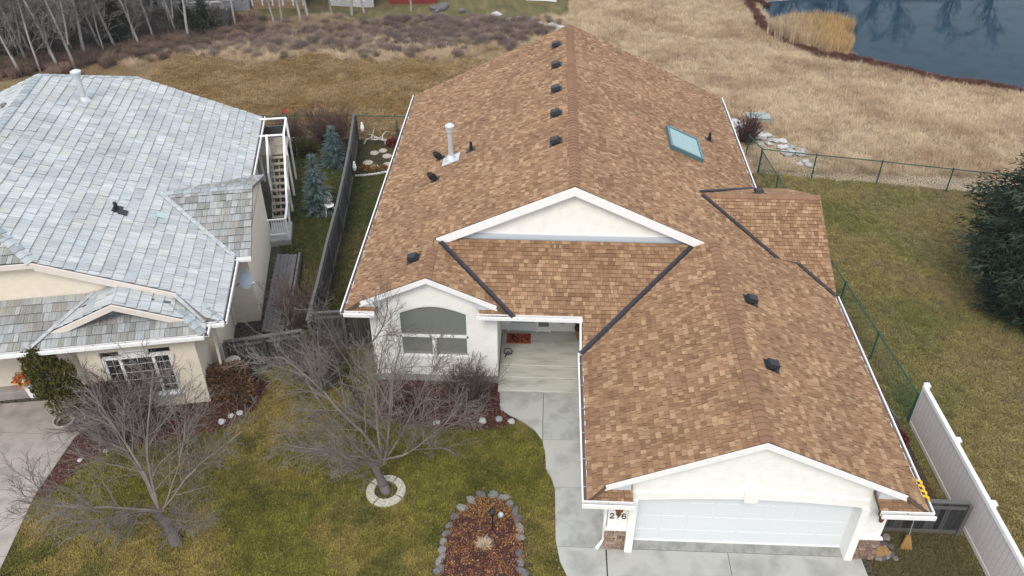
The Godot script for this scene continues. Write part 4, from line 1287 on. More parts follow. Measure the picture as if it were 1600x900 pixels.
func make_fences():
	rng.seed = 40
	var dark := [Color(1, 1, 1), Color(.8, .8, .8), Color(1.25, 1.22, 1.15), Color(.9, .85, .8)]
	board_fence("wooden_fence", "long weathered wooden fence running back between the two houses", [V(-7.81, 0, -21.7), V(-7.95, 0, -23.7), V(-8.2, 0, -26.4), V(-8.4, 0, -29.2), V(-8.62, 0, -31.5), V(-8.9, 0, -34.1), V(-9.38, 0, -37.7)], 1.5, .14, M.wood_dark, M.wood_grey, dark, .1, 2.4)
	board_fence("wooden_fence", "low dark wooden fence joining the cream house to the long fence", [V(-10.3, 0, -20.6), V(-9.1, 0, -20.95), V(-7.9, 0, -21.3)], 1.4, .14, M.wood_dark, M.wood_grey, dark, .13, 1.2)
	board_fence("wooden_fence", "dark wooden fence panel between bare tree and brown-roofed house corner", [V(-7.72, 0, -21.95), V(-6.68, 0, -22.1), V(-5.45, 0, -22.2)], 1.62, .14, M.wood_dark, M.wood_grey, dark, .1, 1.2)
	var grey := [Color(.55, .6, .7), Color(.3, .33, .42), Color(1.0, 1.05, 1.1), Color(.42, .45, .55), Color(.7, .74, .8)]
	var gt: Node3D = board_fence("garden_gate", "dark weathered wooden gate between garage and white fence", [V(9.0, 0, -15.12), V(11.45, 0, -15.1)], 1.3, .135, M.wood_dark, M.wood_grey, grey, .12, 1.3)
	gt.set_meta("category", "gate")
	var wt := [Color(1, 1, 1)]
	var vf := thing("vinyl_fence", "white capped vinyl privacy fence along the right lawn", "fence")
	var b0 := board_uv(.165, 1.5, .02, Color.WHITE, M.vinyl)
	var a := V(11.58, 0, -19.25); var b := V(11.85, 0, -11.0)
	var x := (b - a).normalized()
	var bs := Basis(x, Vector3.UP, x.cross(Vector3.UP))
	var n := int((b - a).length() / .18)
	for i in n: inst(vf, "board", b0, Transform3D(bs, a + x * i * .18 + V(0, .06, 0)))
	var mb := MB.new()
	mb.bar(a + V(0, 1.6, 0), b + V(0, 1.6, 0), .11, .13)
	part(vf, "top_rail", mb, M.vinyl_white)
	mb = MB.new(); mb.bar(a + V(0, .1, 0), b + V(0, .1, 0), .07, .14)
	part(vf, "bottom_rail", mb, M.vinyl)
	for i in 5:
		mb = MB.new()
		mb.bevel(-.07, .07, -.1, 1.69, -.07, .07, .02); mb.bevel(-.085, .085, 1.67, 1.74, -.085, .085, .04)
		var o := part(vf, "post", mb, M.vinyl_white)
		o.position = a + x * (.02 + i * 2.22) + V(.06, 0, 0)
	chain_fence("green chain link fence along the back of the left yards", [V(-15.5, 0, -37.9), V(-9.4, 0, -38.2), V(-6.2, 0, -38.2)], 1.2, 2.9)
	chain_fence("green chain link fence between the right lawn and the dry meadow", [V(9.6, 0, -36.9), V(9.95, 0, -35.5), V(12.3, 0, -35.05), V(15.1, 0, -34.55), V(18.0, 0, -33.95), V(24, 0, -32.8)], 1.18, 2.9)
	chain_fence("green chain link fence beside the house running to the white fence", [V(9.9, 0, -35.4), V(10.6, 0, -28.0), V(11.25, 0, -22.3), V(11.55, 0, -19.35)], 1.18, 2.7)

# ---------------------------------------------------------------- small things in the gardens
func make_garden():
	rng.seed = 60
	var rocks := []
	for i in 5: rocks.append(rock_mesh(70 + i, [Color(.19, .185, .18), Color(.13, .125, .12), Color(.24, .225, .2), Color(.155, .15, .15), Color(.215, .195, .17)][i], M.stone, .55))
	# ring of concrete pieces round the tree
	var ring := thing("tree_ring", "round four-piece concrete ring at the foot of the bare lawn tree", "edging", V(-4.32, 0, -15.85))
	for k in 4:
		var mb := MB.new()
		for i in 8:
			var a0 := TAU * (k + (i + .08 * int(i == 0)) / 8.0) / 4 + .5; var a1 := TAU * (k + (i + 1 - .25 * int(i == 7)) / 8.0) / 4 + .5
			var d0 := V(cos(a0), 0, sin(a0)); var d1 := V(cos(a1), 0, sin(a1))
			var r0 := .33; var r1 := .57
			var u := V(0, .1, 0)
			mb.quad(d0 * r0 + u, d1 * r0 + u, d1 * (r1 - .02) + u, d0 * (r1 - .02) + u, Vector3.UP)
			mb.quad(d0 * (r1 - .02) + u, d1 * (r1 - .02) + u, d1 * r1 + u * .6, d0 * r1 + u * .6, d0 + Vector3.UP)
			mb.quad(d0 * r1 + u * .6, d1 * r1 + u * .6, d1 * r1, d0 * r1, d0)
			mb.quad(d0 * r0 + u, d1 * r0 + u, d1 * r0, d0 * r0, -d0)
			if i == 0: mb.quad(d0 * r0, d0 * r1, d0 * r1 + u * .6, d0 * r0 + u, V(d0.z, 0, -d0.x))
			if i == 7: mb.quad(d1 * r0, d1 * r1, d1 * r1 + u * .6, d1 * r0 + u, V(-d1.z, 0, d1.x))
		part(ring, "ring_segment", mb, M.ringc)
	var pit := MB.new(); pit.lathe(V(0, 0, 0), [Vector2(.34, .02), Vector2(0, .035)], 16)
	part(ring, "soil", pit, M.soil)
	# stones round the island bed
	var ed := thing("stone_edging", "grey field stones edging the island flower bed", "edging")
	for s in [[-1.25, -15.84, .34], [-1.6, -15.84, .3], [-1.85, -15.62, .3], [-2.08, -15.33, .34], [-2.27, -15.02, .3], [-2.38, -14.72, .24], [-2.44, -14.45, .3], [-2.48, -14.18, .26], [-2.49, -13.92, .3], [-2.5, -13.62, .32], [-2.5, -13.3, .32], [-2.48, -12.98, .3], [-.93, -15.76, .32], [-.75, -15.54, .3], [-.6, -15.28, .32], [-.52, -15.02, .36], [-.44, -14.72, .34], [-.42, -14.42, .26], [-.42, -13.9, .3], [-.38, -13.62, .28], [-.33, -13.35, .34], [-.3, -13.0, .3]]:
		var tr := Transform3D(Basis(Vector3.UP, rng.randf() * TAU) * Basis.from_scale(V(rng.randf_range(.85, 1.35), rng.randf_range(.6, 1.0), rng.randf_range(.6, .95)) * s[2] * .95), V(s[0], .06, s[1]))
		inst(ed, "stone", pick(rocks), tr)
	# path light
	var lp := thing("path_light", "black garden path light in the island flower bed", "lamp", V(-1.18, .04, -14.63))
	var mb := MB.new(); mb.tube(V(0, 0, 0), V(0, .62, 0), .022, .018, 8)
	part(lp, "stake", mb, M.black)
	mb = MB.new(); mb.lathe(V(0, .6, 0), [Vector2(.03, 0), Vector2(.06, .03), Vector2(.06, .2), Vector2(.1, .21), Vector2(.04, .27), Vector2(0, .29)], 12)
	part(lp, "lamp_head", mb, M.black)
	var gb := thing("gazing_ball", "small silver ball on the island flower bed", "ornament", V(-.98, .04, -15.05))
	mb = MB.new(); mb.lathe(V(0, .06, 0), [Vector2(0, 0), Vector2(.06, .02), Vector2(.085, .08), Vector2(.06, .14), Vector2(0, .165)], 14); mb.tube(V(0, -.03, 0), V(0, .08, 0), .03, .02, 8)
	part(gb, "ball", mb, M.galv)
	# clump of pale dried grass
	mb = MB.new()
	for i in 420:
		var d := V(rng.randfn() * .5, rng.randf_range(.5, 1.0), rng.randfn() * .5).normalized()
		var o := V(rng.randfn() * .06, 0, rng.randfn() * .05)
		var s := d.cross(V(rng.randfn(), rng.randfn(), rng.randfn())).normalized() * .011
		var ln := rng.randf_range(.15, .32)
		mb.tri(o - s, o + s, o + d * ln + s * 1.2, s.cross(d), vary(Color(.62, .52, .38), .3))
	solo("dried_plant", mb, M.blade, "pale cream dried plant clump in the island flower bed", "plant", "", V(-1.38, .05, -14.1))
	# broom leaning on the gate
	var br := thing("broom", "straw broom leaning on the dark gate beside the garage", "broom", V(9.93, 0, -14.55))
	mb = MB.new(); mb.tube(V(0, .38, -.1), V(.16, 1.5, -.48), .014, .012, 8)
	part(br, "handle", mb, M.wood_lt)
	mb = MB.new()
	for i in 160:
		var f := rng.randf_range(-1, 1)
		mb.tube(V(f * .05, .42, -.1 + rng.randf_range(-.03, .03)), V(f * .16, rng.randf_range(.0, .05), .02 + rng.randf_range(-.04, .04)), .006, .005, 3, vary(Color.WHITE, .3))
	part(br, "bristles", mb, M.straw)
	# stones at the garage corner
	for i in 14:
		var o := V(8.98 + rng.randf_range(.02, .62), .06, -14.55 + rng.randf_range(-.35, .42))
		var r := solo("cobble", MB.new(), M.stone, "", "") if false else inst(self, numbered("cobble"), pick(rocks), Transform3D(Basis(Vector3.UP, rng.randf() * TAU).scaled(Vector3.ONE * rng.randf_range(.14, .24)), o))
		tag(r, "rounded cobble in the heap at the garage corner by the gate", "stone", "cobbles at the garage corner")
	mb = MB.new(); mb.box(V(0, .1, 0), V(.42, .04, .26), Basis(V(0, 1, 0), .3), Color(.42, .24, .11))
	solo("flagstone", mb, M.stone, "flat orange flagstone lying on the cobbles at the garage corner", "stone", "", V(9.2, .02, -14.35))
	# yellow line clipped over the eave
	var yl := thing("gutter_clips", "yellow plastic clips hooked over the garage eave corner", "clip", V(9.5, 2.68, -14.35))
	yl.scale = Vector3.ONE * .75
	for i in 4:
		mb = MB.new()
		mb.bar(V(-.1, .09, i * .22 - .25), V(.1, .06, i * .22 - .2), .07, .03); mb.bar(V(.1, .06, i * .22 - .2), V(.13, -.08, i * .22 - .2), .06, .03, V(1, 0, 0))
		mb.bar(V(.02, .085, i * .22 - .22), V(.04, .08, i * .22 - .02), .04, .03)
		part(yl, "clip", mb, M.yellow)
	# entry: mat, planter and wreath
	mb = MB.new(); mb.bevel(-.42, .42, 0, .018, -.27, .27, .008, Color(.3, .055, .02))
	var dm := thing("doormat", "orange and black leaf patterned doormat at the front door", "mat", V(-.77, .215, -22.62))
	part(dm, "base", mb, M.paint)
	mb = MB.new()
	for i in 60:
		var o := V(rng.randf_range(-.38, .38), .02, rng.randf_range(-.23, .23))
		var a := rng.randf() * TAU
		var col: Color = pick([Color(.02, .015, .012), Color(.5, .14, .03), Color(.02, .015, .012), Color(.42, .08, .03)])
		for k in 5:
			var d := V(cos(a + k * 1.26), 0, sin(a + k * 1.26)); var s := V(-d.z, 0, d.x) * .02
			mb.tri(o - s, o + s, o + d * .06, Vector3.UP, col)
	part(dm, "leaf_pattern", mb, M.paint)
	var pl := thing("planter", "brown wicker planter with a twig wreath at the porch corner", "planter", V(1.4, .21, -22.75))
	mb = MB.new(); mb.lathe(Vector3.ZERO, [Vector2(.16, 0), Vector2(.2, .2), Vector2(.24, .42), Vector2(.26, .44), Vector2(.22, .44), Vector2(.2, .36), Vector2(0, .36)], 14)
	part(pl, "basket", mb, M.basket)
	mb = MB.new()
	for i in 120:
		var a := rng.randf() * TAU
		var o := V(cos(a) * .22, .72 + sin(a) * .22, rng.randfn() * .02)
		mb.tube(o, o + V(-sin(a), cos(a), rng.randfn() * .3).rotated(V(0, 0, 1), rng.randfn() * .5) * .16, .008, .004, 3, vary(Color(.12, .05, .03), .4))
	mb.tube(V(0, .3, 0), V(0, .6, 0), .01, .01, 5, Color(.1, .05, .03))
	part(pl, "wreath", mb, M.bark)
	var pf := thing("boot_scraper", "small dark iron ornament on the porch beside the bay wall", "ornament", V(-1.1, .21, -21.7))
	mb = MB.new()
	for i in 10:
		var a := TAU * i / 10; var b := TAU * (i + 1) / 10
		mb.tube(V(cos(a) * .14, .2 + sin(a) * .14, 0), V(cos(b) * .14, .2 + sin(b) * .14, 0), .018, .018, 5)
	mb.tube(V(-.1, 0, .08), V(0, .2, 0), .02, .015, 5); mb.tube(V(.1, 0, -.08), V(0, .2, 0), .02, .015, 5)
	part(pf, "frame", mb, M.black)
	# stepping stones and white edging in the bed by the long fence
	for s in [[-8.31, -36.54, .2], [-7.93, -36.8, .19], [-7.64, -36.24, .21], [-8.45, -35.55, .22], [-8.03, -35.12, .2], [-7.5, -35.4, .2]]:
		mb = MB.new(); mb.lathe(Vector3.ZERO, [Vector2(s[2] * 1.1, 0), Vector2(s[2] * 1.1, .035), Vector2(s[2], .05), Vector2(0, .05)], 14, Color(.5, .45, .39))
		solo("stepping_stone", mb, M.stone, "round pale stepping stone in the flower bed by the long fence", "stone", "stepping stones in the back bed", V(s[0], .01, s[1]))
	var we := thing("stone_edging", "row of white stones edging the back flower bed", "edging")
	for i in 11:
		var f := i / 10.0
		inst(we, "stone", cache_rock(1), Transform3D(Basis(Vector3.UP, rng.randf() * TAU).scaled(V(.2, .16, .13)), V(lerpf(-8.78, -7.3, f), .05, lerpf(-34.22, -34.72, f) - sin(f * PI) * -.08)))
	leaf_bush("flower_patch", "rusty orange ground plants behind the white edging stones", V(-8.0, 0, -34.85), [[V(-.5, .05, 0), .22], [V(0, .06, 0), .24], [V(.45, .05, -.1), .22]], 900, .07, [Color(.34, .15, .03), Color(.27, .17, .03), Color(.2, .07, .02)], 61, .4)
	leaf_bush("red_plant", "small crimson plant in the back flower bed", V(-7.55, 0, -37.4), [[V(0, .15, 0), .28]], 500, .08, [Color(.2, .02, .03), Color(.12, .015, .02)], 62, .4)
	# driftwood and the narrow green cone
	var dw := thing("driftwood", "bleached antler-like driftwood by the end of the long fence", "driftwood", V(-8.55, 0, -37.5))
	mb = MB.new()
	for i in 7:
		var p := V(-.3 + i * .13, .25, 0)
		var d := V(rng.randf_range(-.5, .9), rng.randf_range(.1, .8), rng.randf_range(-.3, .3)).normalized()
		for k in 3:
			var q := p + d * .26
			mb.tube(p, q, .035 - k * .009, .028 - k * .009, 5)
			p = q; d = (d + V(rng.randfn(), rng.randfn(), rng.randfn()) * .5).normalized()
	mb.tube(V(-.45, 0, 0), V(-.3, .28, 0), .05, .04, 6); mb.tube(V(-.3, .28, 0), V(.75, .24, 0), .045, .03, 6); mb.tube(V(.6, 0, 0), V(.62, .26, 0), .04, .035, 6)
	part(dw, "branches", mb, mat(.55, .52, .49, .9))
	conifer("narrow_evergreen", "thin dark green cone evergreen by the back bed", "", V(-7.35, 0, -37.85), 1.25, .16, [Color(.015, .06, .045), Color(.02, .075, .05)], 63, .7)
	# filigree chair and white ornaments
	var ch := thing("garden_chair", "white wrought iron garden chair beside the long fence", "chair", V(-9.25, 0, -30.9), .5)
	mb = MB.new(); mb.lathe(V(0, .42, 0), [Vector2(.22, 0), Vector2(.23, .02), Vector2(0, .03)], 12)
	part(ch, "seat", mb, M.trim)
	mb = MB.new()
	for i in 13:
		var a := PI * i / 12; var b := PI * (i + 1) / 12
		if i < 12: mb.tube(V(cos(a) * .24, .55 + sin(a) * .42, -.22), V(cos(b) * .24, .55 + sin(b) * .42, -.22), .014, .014, 5)
		mb.tube(V(cos(a) * .1, .44, -.22), V(cos(a) * .23, .55 + sin(a) * .4, -.22), .008, .008, 4)
	for r in [.1, .17]:
		for i in 12: mb.tube(V(cos(TAU * i / 12) * r, .68 + sin(TAU * i / 12) * r, -.22), V(cos(TAU * (i + 1) / 12) * r, .68 + sin(TAU * (i + 1) / 12) * r, -.22), .007, .007, 4)
	part(ch, "backrest", mb, M.trim)
	for s in [[-1, -1], [1, -1], [-1, 1], [1, 1]]:
		mb = MB.new(); mb.tube(V(s[0] * .2, 0, s[1] * .2), V(s[0] * .17, .43, s[1] * .17), .016, .014, 5)
		part(ch, "leg", mb, M.trim)
	for q in [[-9.06, 1.1, -37.1, "white oval wall plaque near the far end of the long fence"], [-8.78, .85, -33.6, "white bird ornament hung on the long fence"]]:
		mb = MB.new()
		mb.lathe(Vector3.ZERO, [Vector2(0, -.22), Vector2(.07, -.16), Vector2(.1, -.02), Vector2(.07, .12), Vector2(.04, .18), Vector2(.05, .24), Vector2(0, .29)], 12)
		var r := solo("fence_ornament", mb, M.trim, q[3], "ornament", "", V(q[0] + .16, q[1], q[2]))
	# ring on the wall side and flags in the far left yard
	var fl := thing("lawn_flag", "small red lawn flag behind the left yard fence", "flag", V(-13.55, 0, -39.6))
	fl.scale = Vector3.ONE * .65
	mb = MB.new(); mb.tube(V(0, -.1, 0), V(0, 1.3, 0), .012, .01, 6)
	part(fl, "pole", mb, M.black)
	mb = MB.new()
	for i in 5: mb.quad(V(i * .08, 1.28, sin(i * 1.2) * .03), V(i * .08 + .08, 1.28, sin(i * 1.2 + 1.2) * .03), V(i * .08 + .08, .98, sin(i * 1.2 + 1.2) * .03), V(i * .08, .98, sin(i * 1.2) * .03), V(0, 0, 1))
	part(fl, "cloth", mb, mat(.5, .06, .05, .8))
	var rg := thing("wreath_ring", "white ring ornament on the hedge in the left yard", "ornament", V(-12.3, .45, -36.9))
	mb = MB.new()
	for i in 14: mb.tube(V(cos(TAU * i / 14) * .12, sin(TAU * i / 14) * .12, 0), V(cos(TAU * (i + 1) / 14) * .12, sin(TAU * (i + 1) / 14) * .12, 0), .04, .04, 6)
	mb.tube(V(0, -.45, 0), V(0, -.1, 0), .015, .015, 5)
	part(rg, "ring", mb, M.trim)
	# planks of the walk beside the cream house
	var bw := thing("boardwalk", "weathered plank boardwalk between cream house and long fence", "boardwalk", Vector3.ZERO)
	for i in 5:
		mb = MB.new()
		mb.bar(V(-10.45 + i * .16, .3 - .02 * (i % 2), -27.3), V(-9.72 + i * .16, .28, -22.5), .15, .04)
		part(bw, "plank", mb, M.wood_walk)
	mb = MB.new(); mb.bar(V(-9.62, .22, -27.3), V(-8.86, .22, -22.4), .08, .38)
	part(bw, "edge_beam", mb, M.wood_walk)
	for i in 5:
		mb = MB.new(); mb.bar(V(-10.35 + i * .17, .12, -26.6 + i * .95), V(-9.72 + i * .17, .12, -26.5 + i * .95), .1, .16)
		part(bw, "joist", mb, M.wood_walk)
	# stump-like stone by the low fence, pots by the path
	mb = MB.new(); mb.lathe(Vector3.ZERO, [Vector2(.26, 0), Vector2(.28, .3), Vector2(.26, .86), Vector2(.23, .9), Vector2(0, .9)], 14, Color(.5, .46, .42))
	solo("pedestal", mb, M.stone, "pale round stone pedestal in front of the low dark fence", "ornament", "", V(-10.0, 0, -20.3))
	var pot := thing("plant_pot", "large round beige plant pot on the neighbour's path", "pot", V(-14.5, .05, -17.75))
	mb = MB.new(); mb.lathe(Vector3.ZERO, [Vector2(.18, 0), Vector2(.26, .3), Vector2(.3, .42), Vector2(.33, .43), Vector2(.33, .5), Vector2(.28, .5), Vector2(.26, .4), Vector2(0, .38)], 16)
	part(pot, "vessel", mb, mat(.36, .31, .28, .85))
	mb = MB.new(); mb.lathe(V(0, .39, 0), [Vector2(.26, 0), Vector2(0, .03)], 12)
	part(pot, "soil", mb, M.soil)
	var fp := thing("flower_pot", "tall white pot of orange and yellow flowers on the porch step", "pot", V(-16.1, .35, -18.95))
	mb = MB.new(); mb.lathe(Vector3.ZERO, [Vector2(.13, 0), Vector2(.17, .45), Vector2(.2, .5), Vector2(.16, .5), Vector2(0, .46)], 12)
	part(fp, "vessel", mb, M.trim)
	mb = MB.new()
	for i in 420:
		var d := V(rng.randfn(), absf(rng.randfn()) * .9, rng.randfn()).normalized() * rng.randf_range(.15, .34)
		var o := V(-.12, .62, 0) + d
		var s := V(rng.randfn(), rng.randfn(), rng.randfn()).normalized() * .05
		mb.tri(o - s, o + s, o + d.normalized().cross(s) * 1.2, d, vary(pick([Color(.55, .1, .02), Color(.6, .33, .03), Color(.45, .05, .02), Color(.12, .1, .03)]), .2))
	part(fp, "flowers", mb, M.leaf)
	mb = MB.new(); mb.bevel(-2.2, .8, 0, .32, -1.2, .5, .02)
	var ps := solo("porch_step", mb, M.path_nb, "beige concrete porch step of the cream house", "step", "", V(-16.9, 0, -19.6))
	ps.rotation.y = deg_to_rad(11.3)
	# scattered white rocks and bed stones
	var sp := [[-9.7, -18.6], [-9.45, -18.75], [-9.9, -18.35], [-12.4, -17.5], [-13.6, -16.6], [-13.0, -17.0], [-1.75, -18.75], [-1.25, -18.85], [-1.2, -19.5], [-.85, -18.75], [-3.2, -18.6]]
	for s in sp:
		var r := inst(self, numbered("bed_rock"), cache_rock(rng.randi() % 3), Transform3D(Basis(Vector3.UP, rng.randf() * TAU).scaled(Vector3.ONE * rng.randf_range(.13, .24)), V(s[0], .06, s[1])))
		tag(r, "pale rock in the mulch %s" % ["at the right tip of the cream house bed", "at the lawn edge below the russet bush", "left of the russet bush tip", "below the lilac shrub", "near the neighbour path", "between lilac shrub and path", "below the bay window shrub", "right of the bay window shrub", "against the porch steps", "at the walkway edge", "in the middle below the bay window"][sp.find(s)], "stone", "rocks in the mulch beds")
	# pale boulders beyond the back fence
	for i in 70:
		var f := rng.randf()
		var x := lerpf(8.6, 12.6, f) + rng.randfn() * .3; var z := lerpf(-42.0, -36.6, f) + rng.randfn() * .4
		var r := inst(self, numbered("boulder"), cache_rock(rng.randi() % 3), Transform3D(Basis(Vector3.UP, rng.randf() * TAU).scaled(V(1, .6, 1) * rng.randf_range(.22, .5)), V(x, gy(x, z) + .08, z)))
		tag(r, "pale boulder in the bank behind the brown-roofed house", "boulder", "boulders behind the house")
	for i in 34:
		var f := rng.randf()
		var x := lerpf(-4.0, 1.2, f) + rng.randfn() * .25; var z := lerpf(-60.3, -57.6, f) + rng.randfn() * .35
		var r := inst(self, numbered("boulder"), cache_rock(rng.randi() % 3), Transform3D(Basis(Vector3.UP, rng.randf() * TAU).scaled(V(1, .6, 1) * rng.randf_range(.3, .6)), V(x, gy(x, z) + .05, z)))
		tag(r, "pale boulder in the streak of stones beyond the roof ridge", "boulder", "stones beyond the ridge")
	# culvert box behind
	var cb := thing("utility_box", "pale grey-green utility box in the meadow behind the house", "box", V(11.0, gy(11.0, -41.2) - .1, -41.2))
	cb.scale = Vector3.ONE * .75
	mb = MB.new(); mb.bevel(-.75, .75, 0, .6, -.45, .45, .04)
	part(cb, "cabinet", mb, mat(.36, .37, .36, .8))
	mb = MB.new(); mb.bevel(-.8, .8, .6, .68, -.5, .5, .03)
	part(cb, "lid", mb, mat(.27, .3, .29, .7))
	# landscape edging boards along the right strip, red pot
	mb = MB.new(); mb.bar(V(10.35, .09, -24.5), V(11.15, .09, -19.4), .06, .18); mb.bar(V(9.9, .06, -19.35), V(11.3, .06, -19.4), .08, .14)
	solo("garden_edging", mb, M.wood_grey, "grey timber edging along the side bed by the chain link fence", "edging")
	leaf_bush("red_plant", "dark red leafy plant where the white fence begins", V(10.7, 0, -18.7), [[V(0, .2, 0), .3], [V(.25, .15, .3), .25]], 700, .1, [Color(.12, .02, .02), Color(.07, .015, .015), Color(.16, .04, .03)], 64, .3)
	for s in [[10.15, -25.2, .75], [10.5, -23.3, .6]]:
		bush_bare("bare russet shrub by the chain link fence, %s" % ("behind the wing roof" if s[1] < -24 else "nearer the white fence"), V(s[0], 0, s[1]), s[2], 60, Color(.12, .06, .045), int(s[1] * -10))
func cache_rock(k: int) -> ArrayMesh:
	var key := "rock%d" % k
	if not cache.has(key): cache[key] = rock_mesh(90 + k, [Color(.5, .5, .5), Color(.56, .55, .53), Color(.38, .38, .38)][k], M.stone, .75)
	return cache[key]
func bush_bare(label: String, at: Vector3, h: float, stems: int, col: Color, sd: int, spread := .55):
	rng.seed = sd
	var st := []
	for i in stems:
		var a := rng.randf() * TAU
		var k := sqrt(rng.randf())
		var d := V(cos(a) * k * spread, 1, sin(a) * k * spread)
		st.append([V(cos(a), 0, sin(a)) * k * h * .14, d, h * rng.randf_range(.55, 1.05), h * .007 + .003, 0])
	var o := {"segs": [4, 3, 2], "split": 1, "wig": .13, "up": [.0, .02, .0], "taper": .5, "start": [.2, .2], "kids": [1.6, 1.2], "angle": [.55, .6], "ratio": [.42, .5], "thin": [.7, .7], "rmin": [.007, .005, .0045], "col": col, "mat": M.bark, "cat": "shrub"}
	return bare_tree("bare_shrub", label, "", at, o, st, sd)

# ---------------------------------------------------------------- trees
func make_trees():
	var grey := Color(.2, .17, .163)
	var o := {"segs": [4, 8, 6, 5, 3], "split": 2, "wig": .1, "up": [.02, .01, .035, .03, .01], "taper": .4, "start": [.5, .24, .15, .1], "kids": [0.0, 1.8, 1.45, .9], "angle": [.8, .72, .68, .6], "ratio": [.8, .5, .55, .55], "thin": [.6, .5, .5, .6], "rmin": [.05, .01, .0068, .0052, .0042], "tcol": Color(.24, .205, .185), "col": grey, "mat": M.bark}
	bare_tree("bare_tree", "bare grey deciduous tree rising from the concrete ring on the lawn", "bare trees on the front lawns", V(-4.3, 0, -15.85), o,
		[[V(0, -.1, 0), V(-.06, 1, -.05), 1.5, .16, 0], [V(-.05, 1.1, 0), V(-1, .5, -.25), 3.31, .046, 1], [V(.02, 1.2, 0), V(.35, 1, -.25), 4.10, .046, 1], [V(-.03, 1.3, -.03), V(-.45, 1, -.35), 3.99, .049, 1], [V(0, 1.25, 0), V(.6, .75, -.5), 3.42, .038, 1], [V(-.04, 1.25, 0), V(-.75, .7, .3), 3.08, .035, 1], [V(0, 1.35, 0), V(.95, .55, .15), 2.85, .033, 1], [V(-.03, 1.3, -.05), V(-.1, .8, -.8), 3.42, .035, 1], [V(-.05, 1.2, 0), V(-.3, .7, .7), 2.39, .027, 1]], 101)
	o.col = Color(.18, .153, .15)
	bare_tree("bare_tree", "spreading bare tree on the lawn at the lower left", "bare trees on the front lawns", V(-9.69, 0, -13.85), o,
		[[V(0, -.1, 0), V(-.16, 1, -.1), 1.5, .18, 0], [V(-.15, 1.2, -.1), V(-1, .45, .0), 3.42, .043, 1], [V(-.18, 1.3, -.1), V(-.6, .8, -.6), 3.76, .046, 1], [V(-.1, 1.3, -.1), V(.8, .7, -.3), 3.08, .038, 1], [V(-.2, 1.35, -.1), V(-.2, 1, -.35), 3.65, .043, 1], [V(-.15, 1.2, -.1), V(-.8, .55, .6), 2.74, .033, 1], [V(-.1, 1.1, 0), V(.3, .6, .7), 2.28, .027, 1], [V(-.2, 1.3, -.1), V(-.9, .7, -.9), 3.42, .035, 1], [V(-.1, 1.2, -.1), V(.4, .7, -.9), 3.19, .033, 1]], 102)
	o.col = Color(.15, .128, .125)
	o.tcol = Color(.17, .145, .135)
	o.kids = [0.0, 1.2, 1.2, .7]
	bare_tree("bare_tree", "dark upright bare tree close to the bay window corner", "bare trees on the front lawns", V(-5.75, 0, -19.3), o,
		[[V(0, -.1, 0), V(.02, 1, 0), 1.7, .12, 0], [V(0, 1.0, 0), V(-.7, .9, .1), 3.08, .030, 1], [V(0, 1.5, 0), V(.3, 1, .15), 2.96, .033, 1], [V(0, 1.1, 0), V(-1, .55, .3), 2.96, .027, 1], [V(0, 1.3, 0), V(-.25, 1, -.3), 2.74, .027, 1]], 103)
	var lil := Color(.15, .118, .12)
	bush_bare("dense bare lilac shrub in front of the cream house window", V(-12.6, 0, -17.75), 2.3, 95, lil, 111, .7)
	bush_bare("dense bare shrub under the right half of the bay window", V(-2.3, 0, -19.6), 1.5, 80, Color(.15, .112, .108), 112, .75)
	bush_bare("low bare red-brown shrub under the left half of the bay window", V(-4.2, 0, -19.2), 1.1, 60, Color(.13, .06, .055), 113, .9)
	bush_bare("bare shrub behind the low dark fence", V(-8.6, 0, -23.2), 1.9, 60, Color(.16, .115, .1), 114, .6)
	bush_bare("bare shrub between the dark fence panel and the bare tree", V(-7.2, 0, -20.4), 1.7, 70, Color(.15, .125, .12), 115, .8)
	bush_bare("bare bush against the back chain link fence by the long fence end", V(-10.6, 0, -37.3), 2.0, 120, Color(.16, .1, .08), 116, .6)
	bush_bare("bare bush against the back chain link fence in the left yard", V(-12.6, 0, -37.3), 1.5, 90, Color(.15, .1, .085), 117, .6)
	bush_bare("reddish bare shrub behind the house by the pale boulders", V(9.9, 0, -38.4), 1.45, 90, Color(.1, .05, .045), 118, .55)
	leaf_bush("round_bush", "russet brown leafy bush at the corner of the cream house", V(-10.0, 0, -19.6), [[V(0, .55, 0), .6], [V(.45, .45, .2), .5], [V(-.3, .75, -.1), .42], [V(.25, .85, -.15), .4]], 5200, .085, [Color(.17, .085, .05), Color(.22, .12, .07), Color(.1, .055, .035), Color(.15, .1, .05)], 121, .25)
	leaf_bush("upright_cedar", "olive green cedar bush leaning out from the cream house porch", V(-14.2, 0, -18.15), [[V(-.75, 1.55, 0), .42], [V(-.8, 2.25, -.05), .38], [V(-.45, 1.85, .1), .45], [V(-.4, 2.55, 0), .32], [V(0, 1.65, .1), .45], [V(-.85, 2.75, 0), .26], [V(0, 2.15, 0), .34], [V(-.3, 0.95, 0), .55], [V(.25, 1.15, .1), .42], [V(-.6, 2.85, .05), .22]], 11000, .085, [Color(.085, .09, .018), Color(.11, .105, .022), Color(.05, .06, .013), Color(.14, .1, .03)], 122, .75)
	leaf_bush("brown_shrub", "rust brown shrub between the cedar and the cream house window", V(-13.6, 0, -18.6), [[V(0, .5, 0), .5], [V(.15, .95, 0), .4], [V(-.2, .8, .1), .4]], 3000, .09, [Color(.13, .06, .035), Color(.17, .085, .05), Color(.09, .05, .03)], 123, .4)
	leaf_bush("low_hedge", "low olive hedge in the left back yard", V(-12.1, 0, -36.3), [[V(-.5, .3, 0), .5], [V(.1, .32, 0), .52], [V(.6, .28, .1), .45]], 3500, .09, [Color(.06, .06, .02), Color(.08, .07, .025), Color(.045, .05, .018)], 124, .4)
	var blue := [Color(.07, .115, .115), Color(.1, .15, .15), Color(.05, .085, .085), Color(.13, .18, .175)]
